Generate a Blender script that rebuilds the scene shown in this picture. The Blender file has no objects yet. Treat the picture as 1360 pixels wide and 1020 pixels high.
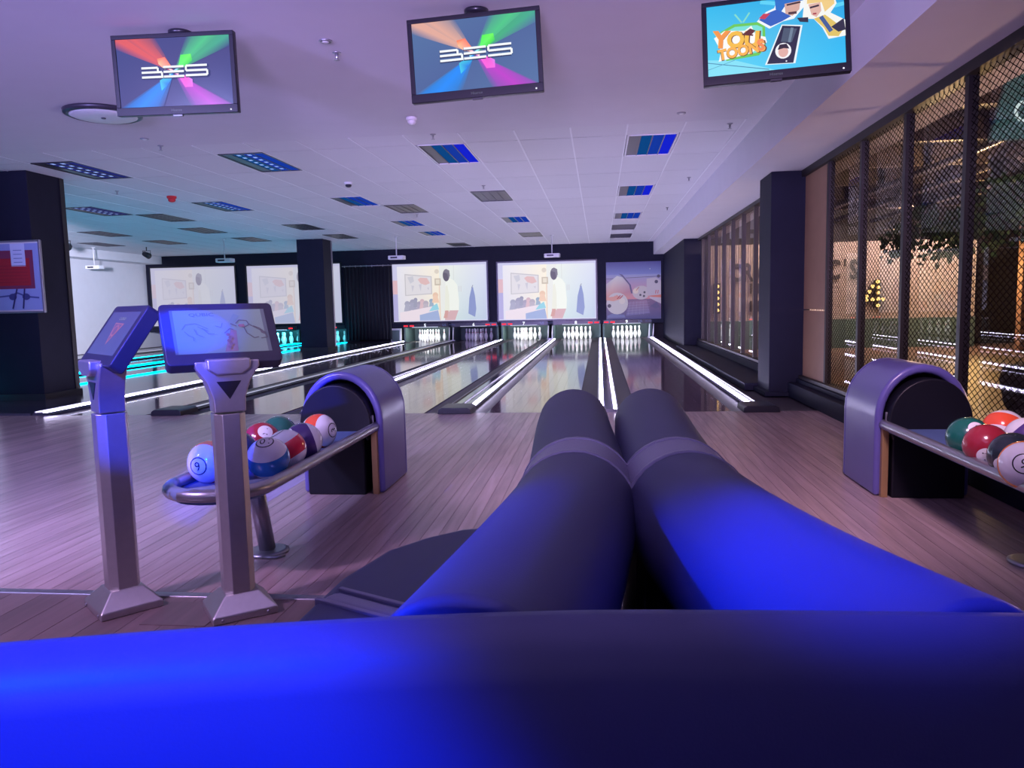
import bpy, math, random
from mathutils import Matrix, Vector
random.seed(7)
S = bpy.context.scene
COL = S.collection
PI = math.pi

# ---------------------------------------------------------------- camera
CAM_H = 1.26
def camera():
    F, vx, vy, roll = 1020.0, 796.0, 402.0, math.radians(0.6)
    dY = Vector((vx - 680, 510 - vy, F)).normalized()          # lane direction in camera axes
    up = Vector((-math.sin(roll), math.cos(roll), 0)); up = (up - up.dot(dY) * dY).normalized()
    rt = dY.cross(up)
    if rt.x < 0: rt = -rt
    R = Matrix(((rt.x, dY.x, up.x), (rt.y, dY.y, up.y), (rt.z, dY.z, up.z)))   # world -> camera
    r, u, w = Vector(R[0]), Vector(R[1]), Vector(R[2])
    cd = bpy.data.cameras.new('camera'); cd.sensor_width = 36; cd.lens = 36 * F / 1360; cd.clip_start = .02; cd.clip_end = 200
    c = bpy.data.objects.new('camera', cd); COL.objects.link(c)
    c.matrix_world = Matrix(((r.x, u.x, -w.x, 0), (r.y, u.y, -w.y, 0), (r.z, u.z, -w.z, CAM_H), (0, 0, 0, 1)))
    S.camera = c
camera()
vs = S.view_settings
vs.view_transform = 'Standard'; vs.look = 'None'; vs.exposure = 0.0; vs.gamma = 1.0; vs.use_curve_mapping = False

# ---------------------------------------------------------------- world and lamps
W = bpy.data.worlds.new('world'); S.world = W; W.use_nodes = True
bg = W.node_tree.nodes['Background']; bg.inputs[0].default_value = (.42, .34, 1.0, 1); bg.inputs[1].default_value = .36

def aim(o, target):
    d = Vector(target) - o.location
    o.rotation_euler = d.to_track_quat('-Z', 'Y').to_euler()
def spot(name, loc, target, col, power, deg, blend=.15, size=.05):
    l = bpy.data.lights.new(name, 'SPOT'); l.color = col; l.energy = power; l.spot_size = math.radians(deg); l.spot_blend = blend; l.shadow_soft_size = size
    o = bpy.data.objects.new(name, l); COL.objects.link(o); o.location = loc; aim(o, target); return o
def area(name, loc, target, col, power, sx, sy):
    l = bpy.data.lights.new(name, 'AREA'); l.color = col; l.energy = power; l.shape = 'RECTANGLE'; l.size = sx; l.size_y = sy
    o = bpy.data.objects.new(name, l); COL.objects.link(o); o.location = loc; aim(o, target); return o
def point(name, loc, col, power, size=.1):
    l = bpy.data.lights.new(name, 'POINT'); l.color = col; l.energy = power; l.shadow_soft_size = size
    o = bpy.data.objects.new(name, l); COL.objects.link(o); o.location = loc; return o

BLUE = (.0, .032, 1.0)
spot('blue_beam_spot', (-3.0, -1.0, 3.2), (-1.655, 2.94, 1.185), BLUE, 30000, 2.5, .06, .02)   # touchscreen
spot('blue_effect_spot', (-1.6, -1.6, 3.2), (-.72, .66, .56), BLUE, 6200, 23, .45)          # bench back, left half
spot('blue_effect_spot', (-1.0, -2.0, 3.2), (-1.98, 3.0, 1.17), BLUE, 7000, 10.6, .05)      # kiosks
spot('blue_effect_spot', (-.6, -1.0, 3.2), (.33, 1.02, .95), BLUE, 2600, 10, .9)            # right sofa
spot('blue_effect_spot', (-4.2, .9, 2.9), (-.20, 1.05, .90), BLUE, 2800, 9, .9)            # left sofa
spot('magenta_wash_spot', (-3.6, .6, 3.2), (-2.3, 3.6, 0), (.80, .5, 1.0), 650, 56, .9, .2)
spot('violet_wash_spot', (-4.5, 1.5, 3.2), (-4.0, 6.2, 0), (.48, .46, 1.0), 2100, 85, .9, .3)
spot('violet_wash_spot', (.8, 2.2, 3.2), (1.1, 6.6, 0), (.9, .58, .80), 900, 75, .9, .3)
spot('ceiling_fill_spot', (-6.0, -2.5, 2.2), (-4.9, 6.0, 3.55), (.42, .36, 1.0), 5600, 50, .8, .7)  # this and the next: unseen lamps added to brighten the ceiling
spot('ceiling_fill_spot', (-.6, -2.5, 2.2), (-.6, 6.0, 3.55), (.62, .45, 1.0), 5000, 50, .8, .7)
spot('side_wall_fill', (-9.0, 11.0, 2.4), (-16.6, 21.5, 1.35), (.75, .75, 1.0), 14000, 34, .9, .2)  # unseen lamp, added to brighten the white left wall

# ---------------------------------------------------------------- materials
def lin(c):
    return tuple((x / 12.92 if x <= .04045 else ((x + .055) / 1.055) ** 2.4) for x in c)
def rgb(r, g, b): return lin((r / 255, g / 255, b / 255))
MATS = {}
def mat(name, col, rough=.5, metal=0, emit=None, es=1.0, noise=0, nscale=20, bump=0, bscale=200, spec=.5, coat=0, rand=0):
    if name in MATS: return MATS[name]
    m = bpy.data.materials.new(name); m.use_nodes = True; nt = m.node_tree; b = nt.nodes['Principled BSDF']
    b.inputs['Base Color'].default_value = (*col, 1); b.inputs['Roughness'].default_value = rough; b.inputs['Metallic'].default_value = metal
    b.inputs['Specular IOR Level'].default_value = spec; b.inputs['Coat Weight'].default_value = coat
    if emit: b.inputs['Emission Color'].default_value = (*emit, 1); b.inputs['Emission Strength'].default_value = es
    tc = nt.nodes.new('ShaderNodeTexCoord')
    last = None
    if noise:
        n = nt.nodes.new('ShaderNodeTexNoise'); n.inputs['Scale'].default_value = nscale; n.inputs['Detail'].default_value = 4
        nt.links.new(tc.outputs['Object'], n.inputs['Vector'])
        mx = nt.nodes.new('ShaderNodeMix'); mx.data_type = 'RGBA'
        mx.inputs['A'].default_value = (*[c * (1 - noise) for c in col], 1); mx.inputs['B'].default_value = (*[min(1, c * (1 + noise)) for c in col], 1)
        nt.links.new(n.outputs['Fac'], mx.inputs['Factor']); last = mx.outputs['Result']
    if rand:
        oi = nt.nodes.new('ShaderNodeObjectInfo'); hs = nt.nodes.new('ShaderNodeHueSaturation'); mr = nt.nodes.new('ShaderNodeMapRange')
        mr.inputs['To Min'].default_value = 1 - rand; mr.inputs['To Max'].default_value = 1 + rand
        nt.links.new(oi.outputs['Random'], mr.inputs['Value']); nt.links.new(mr.outputs['Result'], hs.inputs['Value'])
        if last: nt.links.new(last, hs.inputs['Color'])
        else: hs.inputs['Color'].default_value = (*col, 1)
        last = hs.outputs['Color']
    if last: nt.links.new(last, b.inputs['Base Color'])
    if bump:
        n2 = nt.nodes.new('ShaderNodeTexNoise'); n2.inputs['Scale'].default_value = bscale; n2.inputs['Detail'].default_value = 3
        nt.links.new(tc.outputs['Object'], n2.inputs['Vector'])
        bp = nt.nodes.new('ShaderNodeBump'); bp.inputs['Strength'].default_value = bump; bp.inputs['Distance'].default_value = .01
        nt.links.new(n2.outputs['Fac'], bp.inputs['Height']); nt.links.new(bp.outputs['Normal'], b.inputs['Normal'])
    MATS[name] = m; return m

def wood(name, col, rough, rand=.15, coat=0, stretch=(14, .9, 14)):
    m = mat(name, col, rough, rand=rand, coat=coat); nt = m.node_tree; b = nt.nodes['Principled BSDF']
    hs = [n for n in nt.nodes if n.type == 'HUE_SAT'][0]
    tc = [n for n in nt.nodes if n.type == 'TEX_COORD'][0]
    mp = nt.nodes.new('ShaderNodeMapping'); mp.inputs['Scale'].default_value = stretch
    oi = [n for n in nt.nodes if n.type == 'OBJECT_INFO'][0]
    vm = nt.nodes.new('ShaderNodeVectorMath'); vm.operation = 'ADD'
    cb = nt.nodes.new('ShaderNodeCombineXYZ'); ml = nt.nodes.new('ShaderNodeMath'); ml.operation = 'MULTIPLY'; ml.inputs[1].default_value = 50
    nt.links.new(oi.outputs['Random'], ml.inputs[0]); nt.links.new(ml.outputs[0], cb.inputs[1]); nt.links.new(ml.outputs[0], cb.inputs[0])
    nt.links.new(tc.outputs['Object'], vm.inputs[0]); nt.links.new(cb.outputs[0], vm.inputs[1]); nt.links.new(vm.outputs[0], mp.inputs['Vector'])
    n = nt.nodes.new('ShaderNodeTexNoise'); n.inputs['Scale'].default_value = 1.6; n.inputs['Detail'].default_value = 5; n.inputs['Distortion'].default_value = .4
    nt.links.new(mp.outputs[0], n.inputs['Vector'])
    mx = nt.nodes.new('ShaderNodeMix'); mx.data_type = 'RGBA'
    mx.inputs['A'].default_value = (*[c * .55 for c in col], 1); mx.inputs['B'].default_value = (*[min(1, c * 1.4) for c in col], 1)
    nt.links.new(n.outputs['Fac'], mx.inputs['Factor']); nt.links.new(mx.outputs['Result'], hs.inputs['Color'])
    return m

def attr_mat(name, es, base=.0, rough=.3, diffuse=False):
    """print or screen: colours come from the mesh's own colour attribute"""
    if name in MATS: return MATS[name]
    m = bpy.data.materials.new(name); m.use_nodes = True; nt = m.node_tree; b = nt.nodes['Principled BSDF']
    a = nt.nodes.new('ShaderNodeVertexColor'); a.layer_name = 'Col'
    b.inputs['Roughness'].default_value = rough; b.inputs['Specular IOR Level'].default_value = .12
    if diffuse: nt.links.new(a.outputs['Color'], b.inputs['Base Color'])
    else:
        b.inputs['Base Color'].default_value = (base, base, base, 1)
        nt.links.new(a.outputs['Color'], b.inputs['Emission Color']); b.inputs['Emission Strength'].default_value = es
    MATS[name] = m; return m

def glow(name, col, es):
    if name in MATS: return MATS[name]
    m = bpy.data.materials.new(name); m.use_nodes = True; nt = m.node_tree; nt.nodes.clear()
    e = nt.nodes.new('ShaderNodeEmission'); e.inputs[0].default_value = (*col, 1); e.inputs[1].default_value = es
    o = nt.nodes.new('ShaderNodeOutputMaterial'); nt.links.new(e.outputs[0], o.inputs[0]); MATS[name] = m; return m

def glass(name, ior=2.1, tint=(.8, .78, .75)):
    m = bpy.data.materials.new(name); m.use_nodes = True; nt = m.node_tree; nt.nodes.clear()
    fr = nt.nodes.new('ShaderNodeFresnel'); fr.inputs[0].default_value = ior
    t = nt.nodes.new('ShaderNodeBsdfTransparent'); t.inputs[0].default_value = (*tint, 1)
    g = nt.nodes.new('ShaderNodeBsdfGlossy'); g.inputs['Roughness'].default_value = .0
    mx = nt.nodes.new('ShaderNodeMixShader'); o = nt.nodes.new('ShaderNodeOutputMaterial')
    ge = nt.nodes.new('ShaderNodeNewGeometry'); sb = nt.nodes.new('ShaderNodeMath'); sb.operation = 'SUBTRACT'; sb.inputs[0].default_value = 1; nt.links.new(ge.outputs['Backfacing'], sb.inputs[1]); mu = nt.nodes.new('ShaderNodeMath'); mu.operation = 'MULTIPLY'; nt.links.new(sb.outputs[0], mu.inputs[0]); nt.links.new(fr.outputs[0], mu.inputs[1]); nt.links.new(mu.outputs[0], mx.inputs[0]); nt.links.new(t.outputs[0], mx.inputs[1]); nt.links.new(g.outputs[0], mx.inputs[2]); nt.links.new(mx.outputs[0], o.inputs[0])
    MATS[name] = m; return m

M_ceil = mat('ceiling_plaster', (.62, .60, .66), .8, noise=.04, nscale=3)
M_tile = mat('ceiling_tile', (.64, .63, .68), .75, noise=.05, nscale=60, rand=.03)
M_grid = mat('ceiling_grid', (.75, .75, .8), .4)
M_gap = mat('ceiling_void', (.1, .1, .13), .9)
M_wallw = mat('white_wall', (.62, .62, .66), .8, noise=.05, nscale=4)
M_black = mat('black_paint', (.012, .012, .02), .55, noise=.2, nscale=8)
M_navy = mat('dark_navy_paint', (.010, .011, .028), .65, spec=.2, noise=.2, nscale=6)
M_plastic = mat('black_plastic', (.014, .014, .022), .3)
M_gloss = mat('gloss_black', (.015, .015, .02), .12)
M_metal = mat('brushed_metal', (.50, .48, .47), .38, .85, noise=.08, nscale=40)
M_steel = mat('grey_steel', (.36, .36, .40), .32, .8)
M_frame = mat('partition_frame', (.013, .010, .012), .45)
M_wood_ap = wood('approach_board', (.38, .28, .28), .24, .11)
M_wood_con = wood('concourse_board', (.14, .10, .10), .4, .2)
M_lane = wood('lane_board', (.13, .085, .10), .07, .05)
M_lane_base = mat('floor_base', (.05, .04, .05), .5)
M_gutter = mat('gutter_plastic', (.10, .10, .13), .16)
M_cap = mat('divider_cap', (.06, .06, .085), .14)
M_vinyl = mat('navy_vinyl', (.040, .042, .11), .5, spec=.3, bump=.04, bscale=350, noise=.1, nscale=5)
M_vinyl2 = mat('violet_vinyl', (.17, .16, .25), .4, bump=.12, bscale=350)
M_shell = mat('violet_fibreglass', (.10, .09, .30), .28, noise=.06, nscale=10)
M_core = mat('hood_black', (.004, .004, .009), .45, spec=.3)
M_led = glow('white_led', (.72, .66, 1.0), 28)
M_led_dim = glow('white_led_dim', (.7, .72, 1.0), .7)
M_cyan = glow('cyan_led', (.0, .44, .74), 9)
M_red = glow('red_lamp', (1, .03, .05), 1.6)
M_pin = mat('pin_white', (.85, .86, .84), .25)
M_pinred = mat('pin_red', (.6, .02, .03), .3)
M_pit = mat('pit_green', (.06, .10, .10), .6)
M_white = mat('white_plastic', (.72, .72, .75), .4)
M_redp = mat('red_plastic', (.6, .02, .03), .4)
M_ply = mat('bronze_wood_panel', (.30, .17, .11), .45, noise=.12, nscale=6)
M_corr = mat('corrugated_metal', (.40, .34, .33), .5, .2)
M_dark = mat('dark_room', (.025, .02, .022), .7)
M_curtain = mat('black_curtain', (.012, .013, .024), .75)
M_glass = glass('partition_glass')
M_leaf = mat('leaf_green', (.05, .10, .035), .5, noise=.3, nscale=10)
M_teal = mat('teal_board', (.04, .14, .15), .5)
M_bulb = glow('warm_bulb', (1.0, .62, .2), 5.0)
M_warm = glow('warm_tube', (1.0, .7, .4), 2.0)
M_cwhite = glow('white_neon', (.75, .95, 1.0), 1.3)
M_letter = mat('dark_letter', (.02, .015, .015), .6)

# ---------------------------------------------------------------- mesh helpers
class MB:
    def __init__(s): s.v = []; s.f = []; s.m = []; s.sm = []; s.c = []
    def face(s, idx, mi=0, sm=False): s.f.append(tuple(idx)); s.m.append(mi); s.sm.append(sm)
    def box(s, x0, x1, y0, y1, z0, z1, mi=0):
        k = len(s.v); s.v += [(x, y, z) for z in (z0, z1) for y in (y0, y1) for x in (x0, x1)]
        for q in ((0, 2, 3, 1), (4, 5, 7, 6), (0, 1, 5, 4), (2, 6, 7, 3), (0, 4, 6, 2), (1, 3, 7, 5)): s.face([k + i for i in q], mi)
        return s
    def prism(s, poly, h0, h1, axis='z', mi=0, sm=False):
        """extrude a 2-D polygon: axis z -> (x,y), axis y -> (x,z), axis x -> (y,z)"""
        k = len(s.v); n = len(poly)
        f = {'z': lambda p, h: (p[0], p[1], h), 'y': lambda p, h: (p[0], h, p[1]), 'x': lambda p, h: (h, p[0], p[1])}[axis]
        s.v += [f(p, h0) for p in poly] + [f(p, h1) for p in poly]
        s.face([k + i for i in range(n)][::-1], mi); s.face([k + n + i for i in range(n)], mi)
        for i in range(n): j = (i + 1) % n; s.face((k + i, k + j, k + n + j, k + n + i), mi, sm)
        return s
    def lathe(s, prof, n=16, c=(0, 0, 0), mi=0, sm=True):
        k = len(s.v)
        for r, z in prof:
            for i in range(n): a = 2 * PI * i / n; s.v.append((c[0] + r * math.cos(a), c[1] + r * math.sin(a), c[2] + z))
        for j in range(len(prof) - 1):
            for i in range(n): i2 = (i + 1) % n; s.face((k + j * n + i, k + j * n + i2, k + (j + 1) * n + i2, k + (j + 1) * n + i), mi, sm)
        s.face([k + i for i in range(n)][::-1], mi); s.face([k + (len(prof) - 1) * n + i for i in range(n)], mi)
        return s
    def tube(s, pts, r, n=8, mi=0, closed=False):
        pts = [Vector(p) for p in pts]; k = len(s.v); m = len(pts); ref = Vector((0, 0, 1))
        for j, p in enumerate(pts):
            a = pts[j - 1] if (j or closed) else pts[j]; b = pts[(j + 1) % m] if (j < m - 1 or closed) else pts[j]
            t = (b - a).normalized(); rf = ref if abs(t.dot(ref)) < .95 else Vector((0, 1, 0))
            u = t.cross(rf).normalized(); w = u.cross(t).normalized(); rr = r[j] if isinstance(r, (list, tuple)) else r
            for i in range(n): g = 2 * PI * i / n; q = p + (u * math.cos(g) + w * math.sin(g)) * rr; s.v.append(tuple(q))
        for j in range(m if closed else m - 1):
            for i in range(n): i2 = (i + 1) % n; j2 = (j + 1) % m; s.face((k + j * n + i, k + j * n + i2, k + j2 * n + i2, k + j2 * n + i), mi, True)
        if not closed: s.face([k + i for i in range(n)][::-1], mi); s.face([k + (m - 1) * n + i for i in range(n)], mi)
        return s
    def sweep(s, path, prof, mi=0, sm=True):
        """sweep a closed (side, z) profile along a list of (x, y) points"""
        k = len(s.v); n = len(prof); P = [Vector((p[0], p[1])) for p in path]
        for j, p in enumerate(P):
            a = P[max(j - 1, 0)]; b = P[min(j + 1, len(P) - 1)]; t = (b - a).normalized(); nr = Vector((t.y, -t.x))
            for q in prof: o = p + nr * q[0]; s.v.append((o.x, o.y, q[1]))
        for j in range(len(P) - 1):
            for i in range(n): i2 = (i + 1) % n; s.face((k + j * n + i, k + j * n + i2, k + (j + 1) * n + i2, k + (j + 1) * n + i), mi, sm)
        s.face([k + i for i in range(n)][::-1], mi); s.face([k + (len(P) - 1) * n + i for i in range(n)], mi)
        return s
    def xf(s, M, start=0):
        for i in range(start, len(s.v)): s.v[i] = tuple(M @ Vector(s.v[i]))
        return s
    def mesh(s, name, mats):
        me = bpy.data.meshes.new(name); me.from_pydata(s.v, [], s.f)
        for m in (mats if isinstance(mats, (list, tuple)) else [mats]): me.materials.append(m)
        me.polygons.foreach_set('material_index', s.m); me.polygons.foreach_set('use_smooth', s.sm); me.update(); return me
    def build(s, name, mats, parent=None, bevel=0, seg=2, loc=None):
        o = bpy.data.objects.new(name, s.mesh(name, mats)); COL.objects.link(o)
        if parent: o.parent = parent
        if loc: o.location = loc
        if bevel:
            b = o.modifiers.new('bevel', 'BEVEL'); b.width = bevel; b.segments = seg; b.limit_method = 'ANGLE'; b.angle_limit = math.radians(40)
            o.data.polygons.foreach_set('use_smooth', [True] * len(o.data.polygons)); o.modifiers.new('wn', 'WEIGHTED_NORMAL').keep_sharp = False
        return o
def tag(o, label=None, cat=None, group=None, kind=None):
    for k, v in (('label', label), ('category', cat), ('group', group), ('kind', kind)):
        if v: o[k] = v
    return o
def empty(name, loc=(0, 0, 0), rz=0, **kw):
    o = bpy.data.objects.new(name, None); COL.objects.link(o); o.location = loc; o.rotation_euler = (0, 0, rz); o.empty_display_size = .1
    return tag(o, **kw)
def link(name, me, parent=None, loc=(0, 0, 0), rot=(0, 0, 0)):
    o = bpy.data.objects.new(name, me); COL.objects.link(o); o.parent = parent; o.location = loc; o.rotation_euler = rot; return o
def copy_tree(o, parent=None):
    c = o.copy(); COL.objects.link(c); c.parent = parent
    for ch in list(o.children): copy_tree(ch, c)
    return c
def arc(cx, cy, r, a0, a1, n, ry=None):
    ry = r if ry is None else ry
    return [(cx + r * math.cos(math.radians(a0 + (a1 - a0) * i / n)), cy + ry * math.sin(math.radians(a0 + (a1 - a0) * i / n))) for i in range(n + 1)]

_tx = {}
def text_geo(t, bold=0):
    """(vertices, faces) of a line of writing, 1 high, centred"""
    if (t, bold) in _tx: return _tx[(t, bold)]
    cu = bpy.data.curves.new('t', 'FONT'); cu.body = t; cu.align_x = 'CENTER'; cu.align_y = 'CENTER'; cu.resolution_u = 3; cu.offset = bold
    o = bpy.data.objects.new('t', cu); COL.objects.link(o)
    bpy.context.view_layer.update()
    me = o.evaluated_get(bpy.context.evaluated_depsgraph_get()).to_mesh()
    v = [tuple(x.co) for x in me.vertices]; f = [tuple(p.vertices) for p in me.polygons]
    bpy.data.objects.remove(o); bpy.data.curves.remove(cu)
    ys = [p[1] for p in v]; xs = [p[0] for p in v]; h = max(ys) - min(ys); cy = (max(ys) + min(ys)) / 2; cx = (max(xs) + min(xs)) / 2
    v = [((p[0] - cx) / h, (p[1] - cy) / h) for p in v]; _tx[(t, bold)] = (v, f); return v, f

class Pic:
    """a flat picture in a w x h rectangle: local x right, z up, facing -y; each shape lies a hair in front of the last"""
    def __init__(s, w, h): s.w, s.h = w, h; s.v = []; s.f = []; s.c = []; s.k = 0
    def poly(s, pts, col):
        k = len(s.v); n = len(pts); cols = col if isinstance(col, list) else [col] * n
        for (u, v), c in zip(pts, cols): s.v.append(((u - .5) * s.w, -.0004 * s.k, (v - .5) * s.h)); s.c.append((*lin([x / 255 for x in c]), 1))
        s.f.append(tuple(range(k, k + n))); s.k += 1
    def rect(s, u0, v0, u1, v1, col): s.poly([(u0, v0), (u1, v0), (u1, v1), (u0, v1)], col)
    def grad(s, u0, v0, u1, v1, cb, ct): s.poly([(u0, v0), (u1, v0), (u1, v1), (u0, v1)], [cb, cb, ct, ct])
    def disc(s, u, v, r, col, ry=None, n=20):
        s.poly(arc(u, v, r, 0, 360 - 360 / n, n - 1, ry if ry else r * s.w / s.h), col)
    def line(s, a, b, t, col):
        ax, ay, bx, by = a[0] * s.w, a[1] * s.h, b[0] * s.w, b[1] * s.h; L = math.hypot(bx - ax, by - ay) or 1; nx, ny = -(by - ay) / L * t * s.w / 2, (bx - ax) / L * t * s.w / 2
        s.poly([((ax + nx) / s.w, (ay + ny) / s.h), ((ax - nx) / s.w, (ay - ny) / s.h), ((bx - nx) / s.w, (by - ny) / s.h), ((bx + nx) / s.w, (by + ny) / s.h)], col)
    def path(s, pts, t, col):
        for a, b in zip(pts, pts[1:]): s.line(a, b, t, col)
    def text(s, t, u, v, hgt, col, rot=0, sx=1, bold=0):
        vv, ff = text_geo(t, bold); k = len(s.v); H = hgt * s.h; ca, sa = math.cos(rot), math.sin(rot)
        for x, y in vv:
            x, y = x * H * sx, y * H; s.v.append(((u - .5) * s.w + x * ca - y * sa, -.0004 * s.k, (v - .5) * s.h + x * sa + y * ca)); s.c.append((*lin([q / 255 for q in col]), 1))
        s.f += [tuple(k + i for i in q) for q in ff]; s.k += 1
    def build(s, name, m, parent=None, loc=(0, 0, 0), rot=(0, 0, 0)):
        me = bpy.data.meshes.new(name); me.from_pydata(s.v, [], s.f); me.materials.append(m)
        a = me.color_attributes.new('Col', 'FLOAT_COLOR', 'POINT'); a.data.foreach_set('color', [x for c in s.c for x in c]); me.update()
        return link(name, me, parent, loc, rot)
# ================================================================ THE SETTING
ZC = 3.30          # ceiling
Y_AP, Y_FOUL, Y_WALL = 3.13, 8.86, 26.9
X_L, X_BEAM, X_PART = -16.6, 1.85, 2.60
struct = lambda o: tag(o, kind='structure')

# floor: base slab, boards of the approach and of the concourse
floor = struct(MB().box(X_L, 12, -4, 29, -.12, -.02).build('floor', M_lane_base))
bw = .086
bm = MB().box(-bw / 2 + .0012, bw / 2 - .0012, 0, Y_FOUL - Y_AP - .02, -.018, 0).mesh('plank', M_wood_ap)
n = int((2.55 + 8.0) / bw)
for i in range(n): link('plank', bm, floor, (2.5 - i * bw, Y_AP + .02, 0))
cw = .15
cm = MB().box(-cw / 2 + .0015, cw / 2 - .0015, 0, 3.6, -.018, 0).mesh('plank', M_wood_con)
for i in range(44): link('plank', cm, floor, (2.5 - i * cw, Y_AP - 3.62, 0))
MB().box(-8, 2.56, Y_AP - .025, Y_AP + .025, -.015, .006).build('threshold_strip', M_steel, floor, .004)
hat = MB().box(-.14, .14, -.12, .12, -.005, .0015).build('floor_hatch', M_wood_con, floor); hat.location = (-1.73, 2.93, .0015)
tag(MB().box(-14, -8.02, 2.0, Y_FOUL, -.018, 0).build('floor_section', M_wood_ap, floor))

# ceiling: plain part, tile backing, grid, tiles
xs_end = -2.3125 + .665 * 6 + .005
ceil = struct(MB().box(X_L - .4, X_BEAM, -3.5, 9.22, ZC, ZC + .15).box(X_L - .4, X_BEAM, 9.22, Y_WALL + .3, ZC + .02, ZC + .15, 1).box(xs_end, X_BEAM, 9.22, Y_WALL + .1, ZC, ZC + .02).build('ceiling', [M_ceil, M_gap]))
GX, GY = .665, 1.38
gx0 = -2.3125; gy0 = 9.81
xs = [gx0 + GX * k for k in range(-21, 7)]; ys = [gy0 + GY * k for k in range(-1, 13)]
lights = {}   # (column, row) -> style
def cell(x, y): return (math.floor((x - gx0) / GX), math.floor((y - gy0) / GY))
for x, y, st in ((-7.3, 10.4, 'dots'), (-4.64, 10.4, 'dots_blue'), (-1.98, 10.5, 'blue'), (.68, 10.5, 'bright'), (-9.96, 14.64, 'dots'), (-9.3, 16.0, 'grey'),
                 (-7.3, 14.6, 'dots_blue'), (-4.64, 14.64, 'blue'), (-3.97, 16.0, 'grey'), (-1.98, 14.64, 'grey'), (.68, 14.64, 'bright'), (-12.6, 18.7, 'grey'),
                 (-9.96, 18.7, 'grey'), (-7.3, 18.7, 'grey'), (-4.64, 18.7, 'blue'), (-1.98, 18.7, 'blue'), (.68, 18.7, 'blue'), (-12.6, 21.5, 'grey'), (-9.96, 21.5, 'grey'),
                 (-7.3, 22.2, 'grey'), (-4.64, 22.2, 'blue'), (-1.98, 22.9, 'grey'), (.68, 21.5, 'grey'), (.68, 24.2, 'grey'), (-4.64, 26.0, 'grey'), (-14.6, 21.5, 'grey')):
    lights[cell(x, y)] = st
tile = MB().box(-GX / 2 + .009, GX / 2 - .009, -GY / 2 + .009, GY / 2 - .009, 0, .014).mesh('ceiling_tile', M_tile)
far = MB()
for i in range(len(xs) - 1):
    for j in range(-1, 13):
        if (i - 21, j) in lights: continue
        cx = xs[i] + GX / 2; cy = gy0 + GY * (j + .5)
        y0 = max(cy - GY / 2, 9.22); y1 = min(cy + GY / 2, Y_WALL + .1)
        if y1 - y0 < .1: continue
        if -1 < j < 5 and abs(cx + 6) < 8.6: link('ceiling_tile', tile, ceil, (cx, cy, ZC))
        elif j == -1: MB().box(cx - GX / 2 + .009, cx + GX / 2 - .009, y0, y1 - .009, ZC, ZC + .014).build('ceiling_tile', M_tile, ceil)
        else: far.box(cx - GX / 2 + .009, cx + GX / 2 - .009, y0 + .009, y1 - .009, ZC, ZC + .014)
tag(far.build('far_ceiling_tiles', M_tile, ceil), kind='stuff')
for k, x in enumerate(xs):
    if -9 < x: MB().box(x - .009, x + .009, 9.22, Y_WALL, ZC - .006, ZC + .012).build('grid_runner', M_grid, ceil)

# right beam, partition columns, ledge
struct(MB().box(X_BEAM, 3.1, -3.5, Y_WALL + .3, 2.86, ZC + .15).build('ceiling_beam', M_ceil))
struct(MB().box(2.18, 2.68, 10.25, 10.95, 0, 2.86).box(2.12, 2.7, 10.2, 11.0, 0, .06).build('trim_1', M_navy, bevel=.008))
struct(MB().box(2.2, 2.75, 20.6, Y_WALL + .3, 0, 2.86).build('wall_right', M_navy))
# columns between lanes 4 and 5, with a chamfered edge strip
for nm, y in (('trim_2', 10.25), ('trim_3', 22.0)):
    c = struct(MB().box(-8.82, -8.02, y, y + .75, .0, ZC).build(nm, M_navy, bevel=.01))
    MB().box(-8.86, -7.99, y - .03, y + .79, .0, .12).build('plinth', M_black, c, .006)
    MB().box(-8.018, -8.005, y + .66, y + .752, .12, ZC - .01).build('corner_strip', M_steel if y > 20 else M_frame, c)
# left wall with soffit, dark back wall (masking header) split around the openings
struct(MB().box(X_L - .3, X_L, 2, 29, -.1, ZC + .1).build('wall_left', M_wallw))
struct(MB().box(X_L, -15.95, 2, Y_WALL, 3.02, ZC).build('trim_4', M_wallw))
struct(MB().box(X_L, -15.6, Y_WALL + .01, Y_WALL + .2, 2.8, ZC + .1).box(-15.6, 2.4, Y_WALL, Y_WALL + .2, .53, ZC + .1).box(X_L, -15.6, Y_WALL, Y_WALL + .2, .53, 2.8)
       .build('wall_back', M_navy))
struct(MB().box(X_L, 2.4, 28.6, 28.75, -.1, 1.2).build('wall_pit', M_black))

# glazed partition on the right: sill, rails, mullions, panes, wire mesh
sill = struct(MB().box(2.42, 2.80, -3.5, 10.25, 0, .18).box(2.0, 2.80, 10.95, 20.6, 0, .10).box(2.52, 2.74, -3.5, 10.25, .18, .23).box(2.52, 2.74, 10.95, 20.6, .10, .23).build('wall_partition', M_navy, bevel=.006))
win = []
mull = MB().box(-.035, .035, -.028, .028, .23, 2.80).mesh('mullion', M_frame)
W1 = struct(MB().box(2.55, 2.68, 1.2, 10.25, 2.78, 2.86).box(2.55, 2.68, 1.2, 10.25, .23, .27).build('window_1', M_frame))
W2 = struct(MB().box(2.55, 2.68, 10.95, 20.6, 2.80, 2.86).box(2.55, 2.68, 10.95, 20.6, .23, .27).build('window_2', M_frame))
ym1 = [9.22 - 1.105 * k for k in range(8)]
for y in ym1: link('mullion', mull, W1, (2.615, y, 0))
ym2 = [11.0] + [12.3 + 1.11 * k for k in range(8)]
for y in ym2: link('mullion', mull, W2, (2.615, y, 0))
def pane(w, y0, y1): MB().box(2.652, 2.660, min(y0, y1) + .02, max(y0, y1) - .02, .26, 2.80).build('glass_pane', M_glass, w)
for a, b in zip(ym1, ym1[1:]): pane(W1, a, b)
for a, b in zip(ym2, ym2[1:] + [20.6]): pane(W2, a, b)
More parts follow.
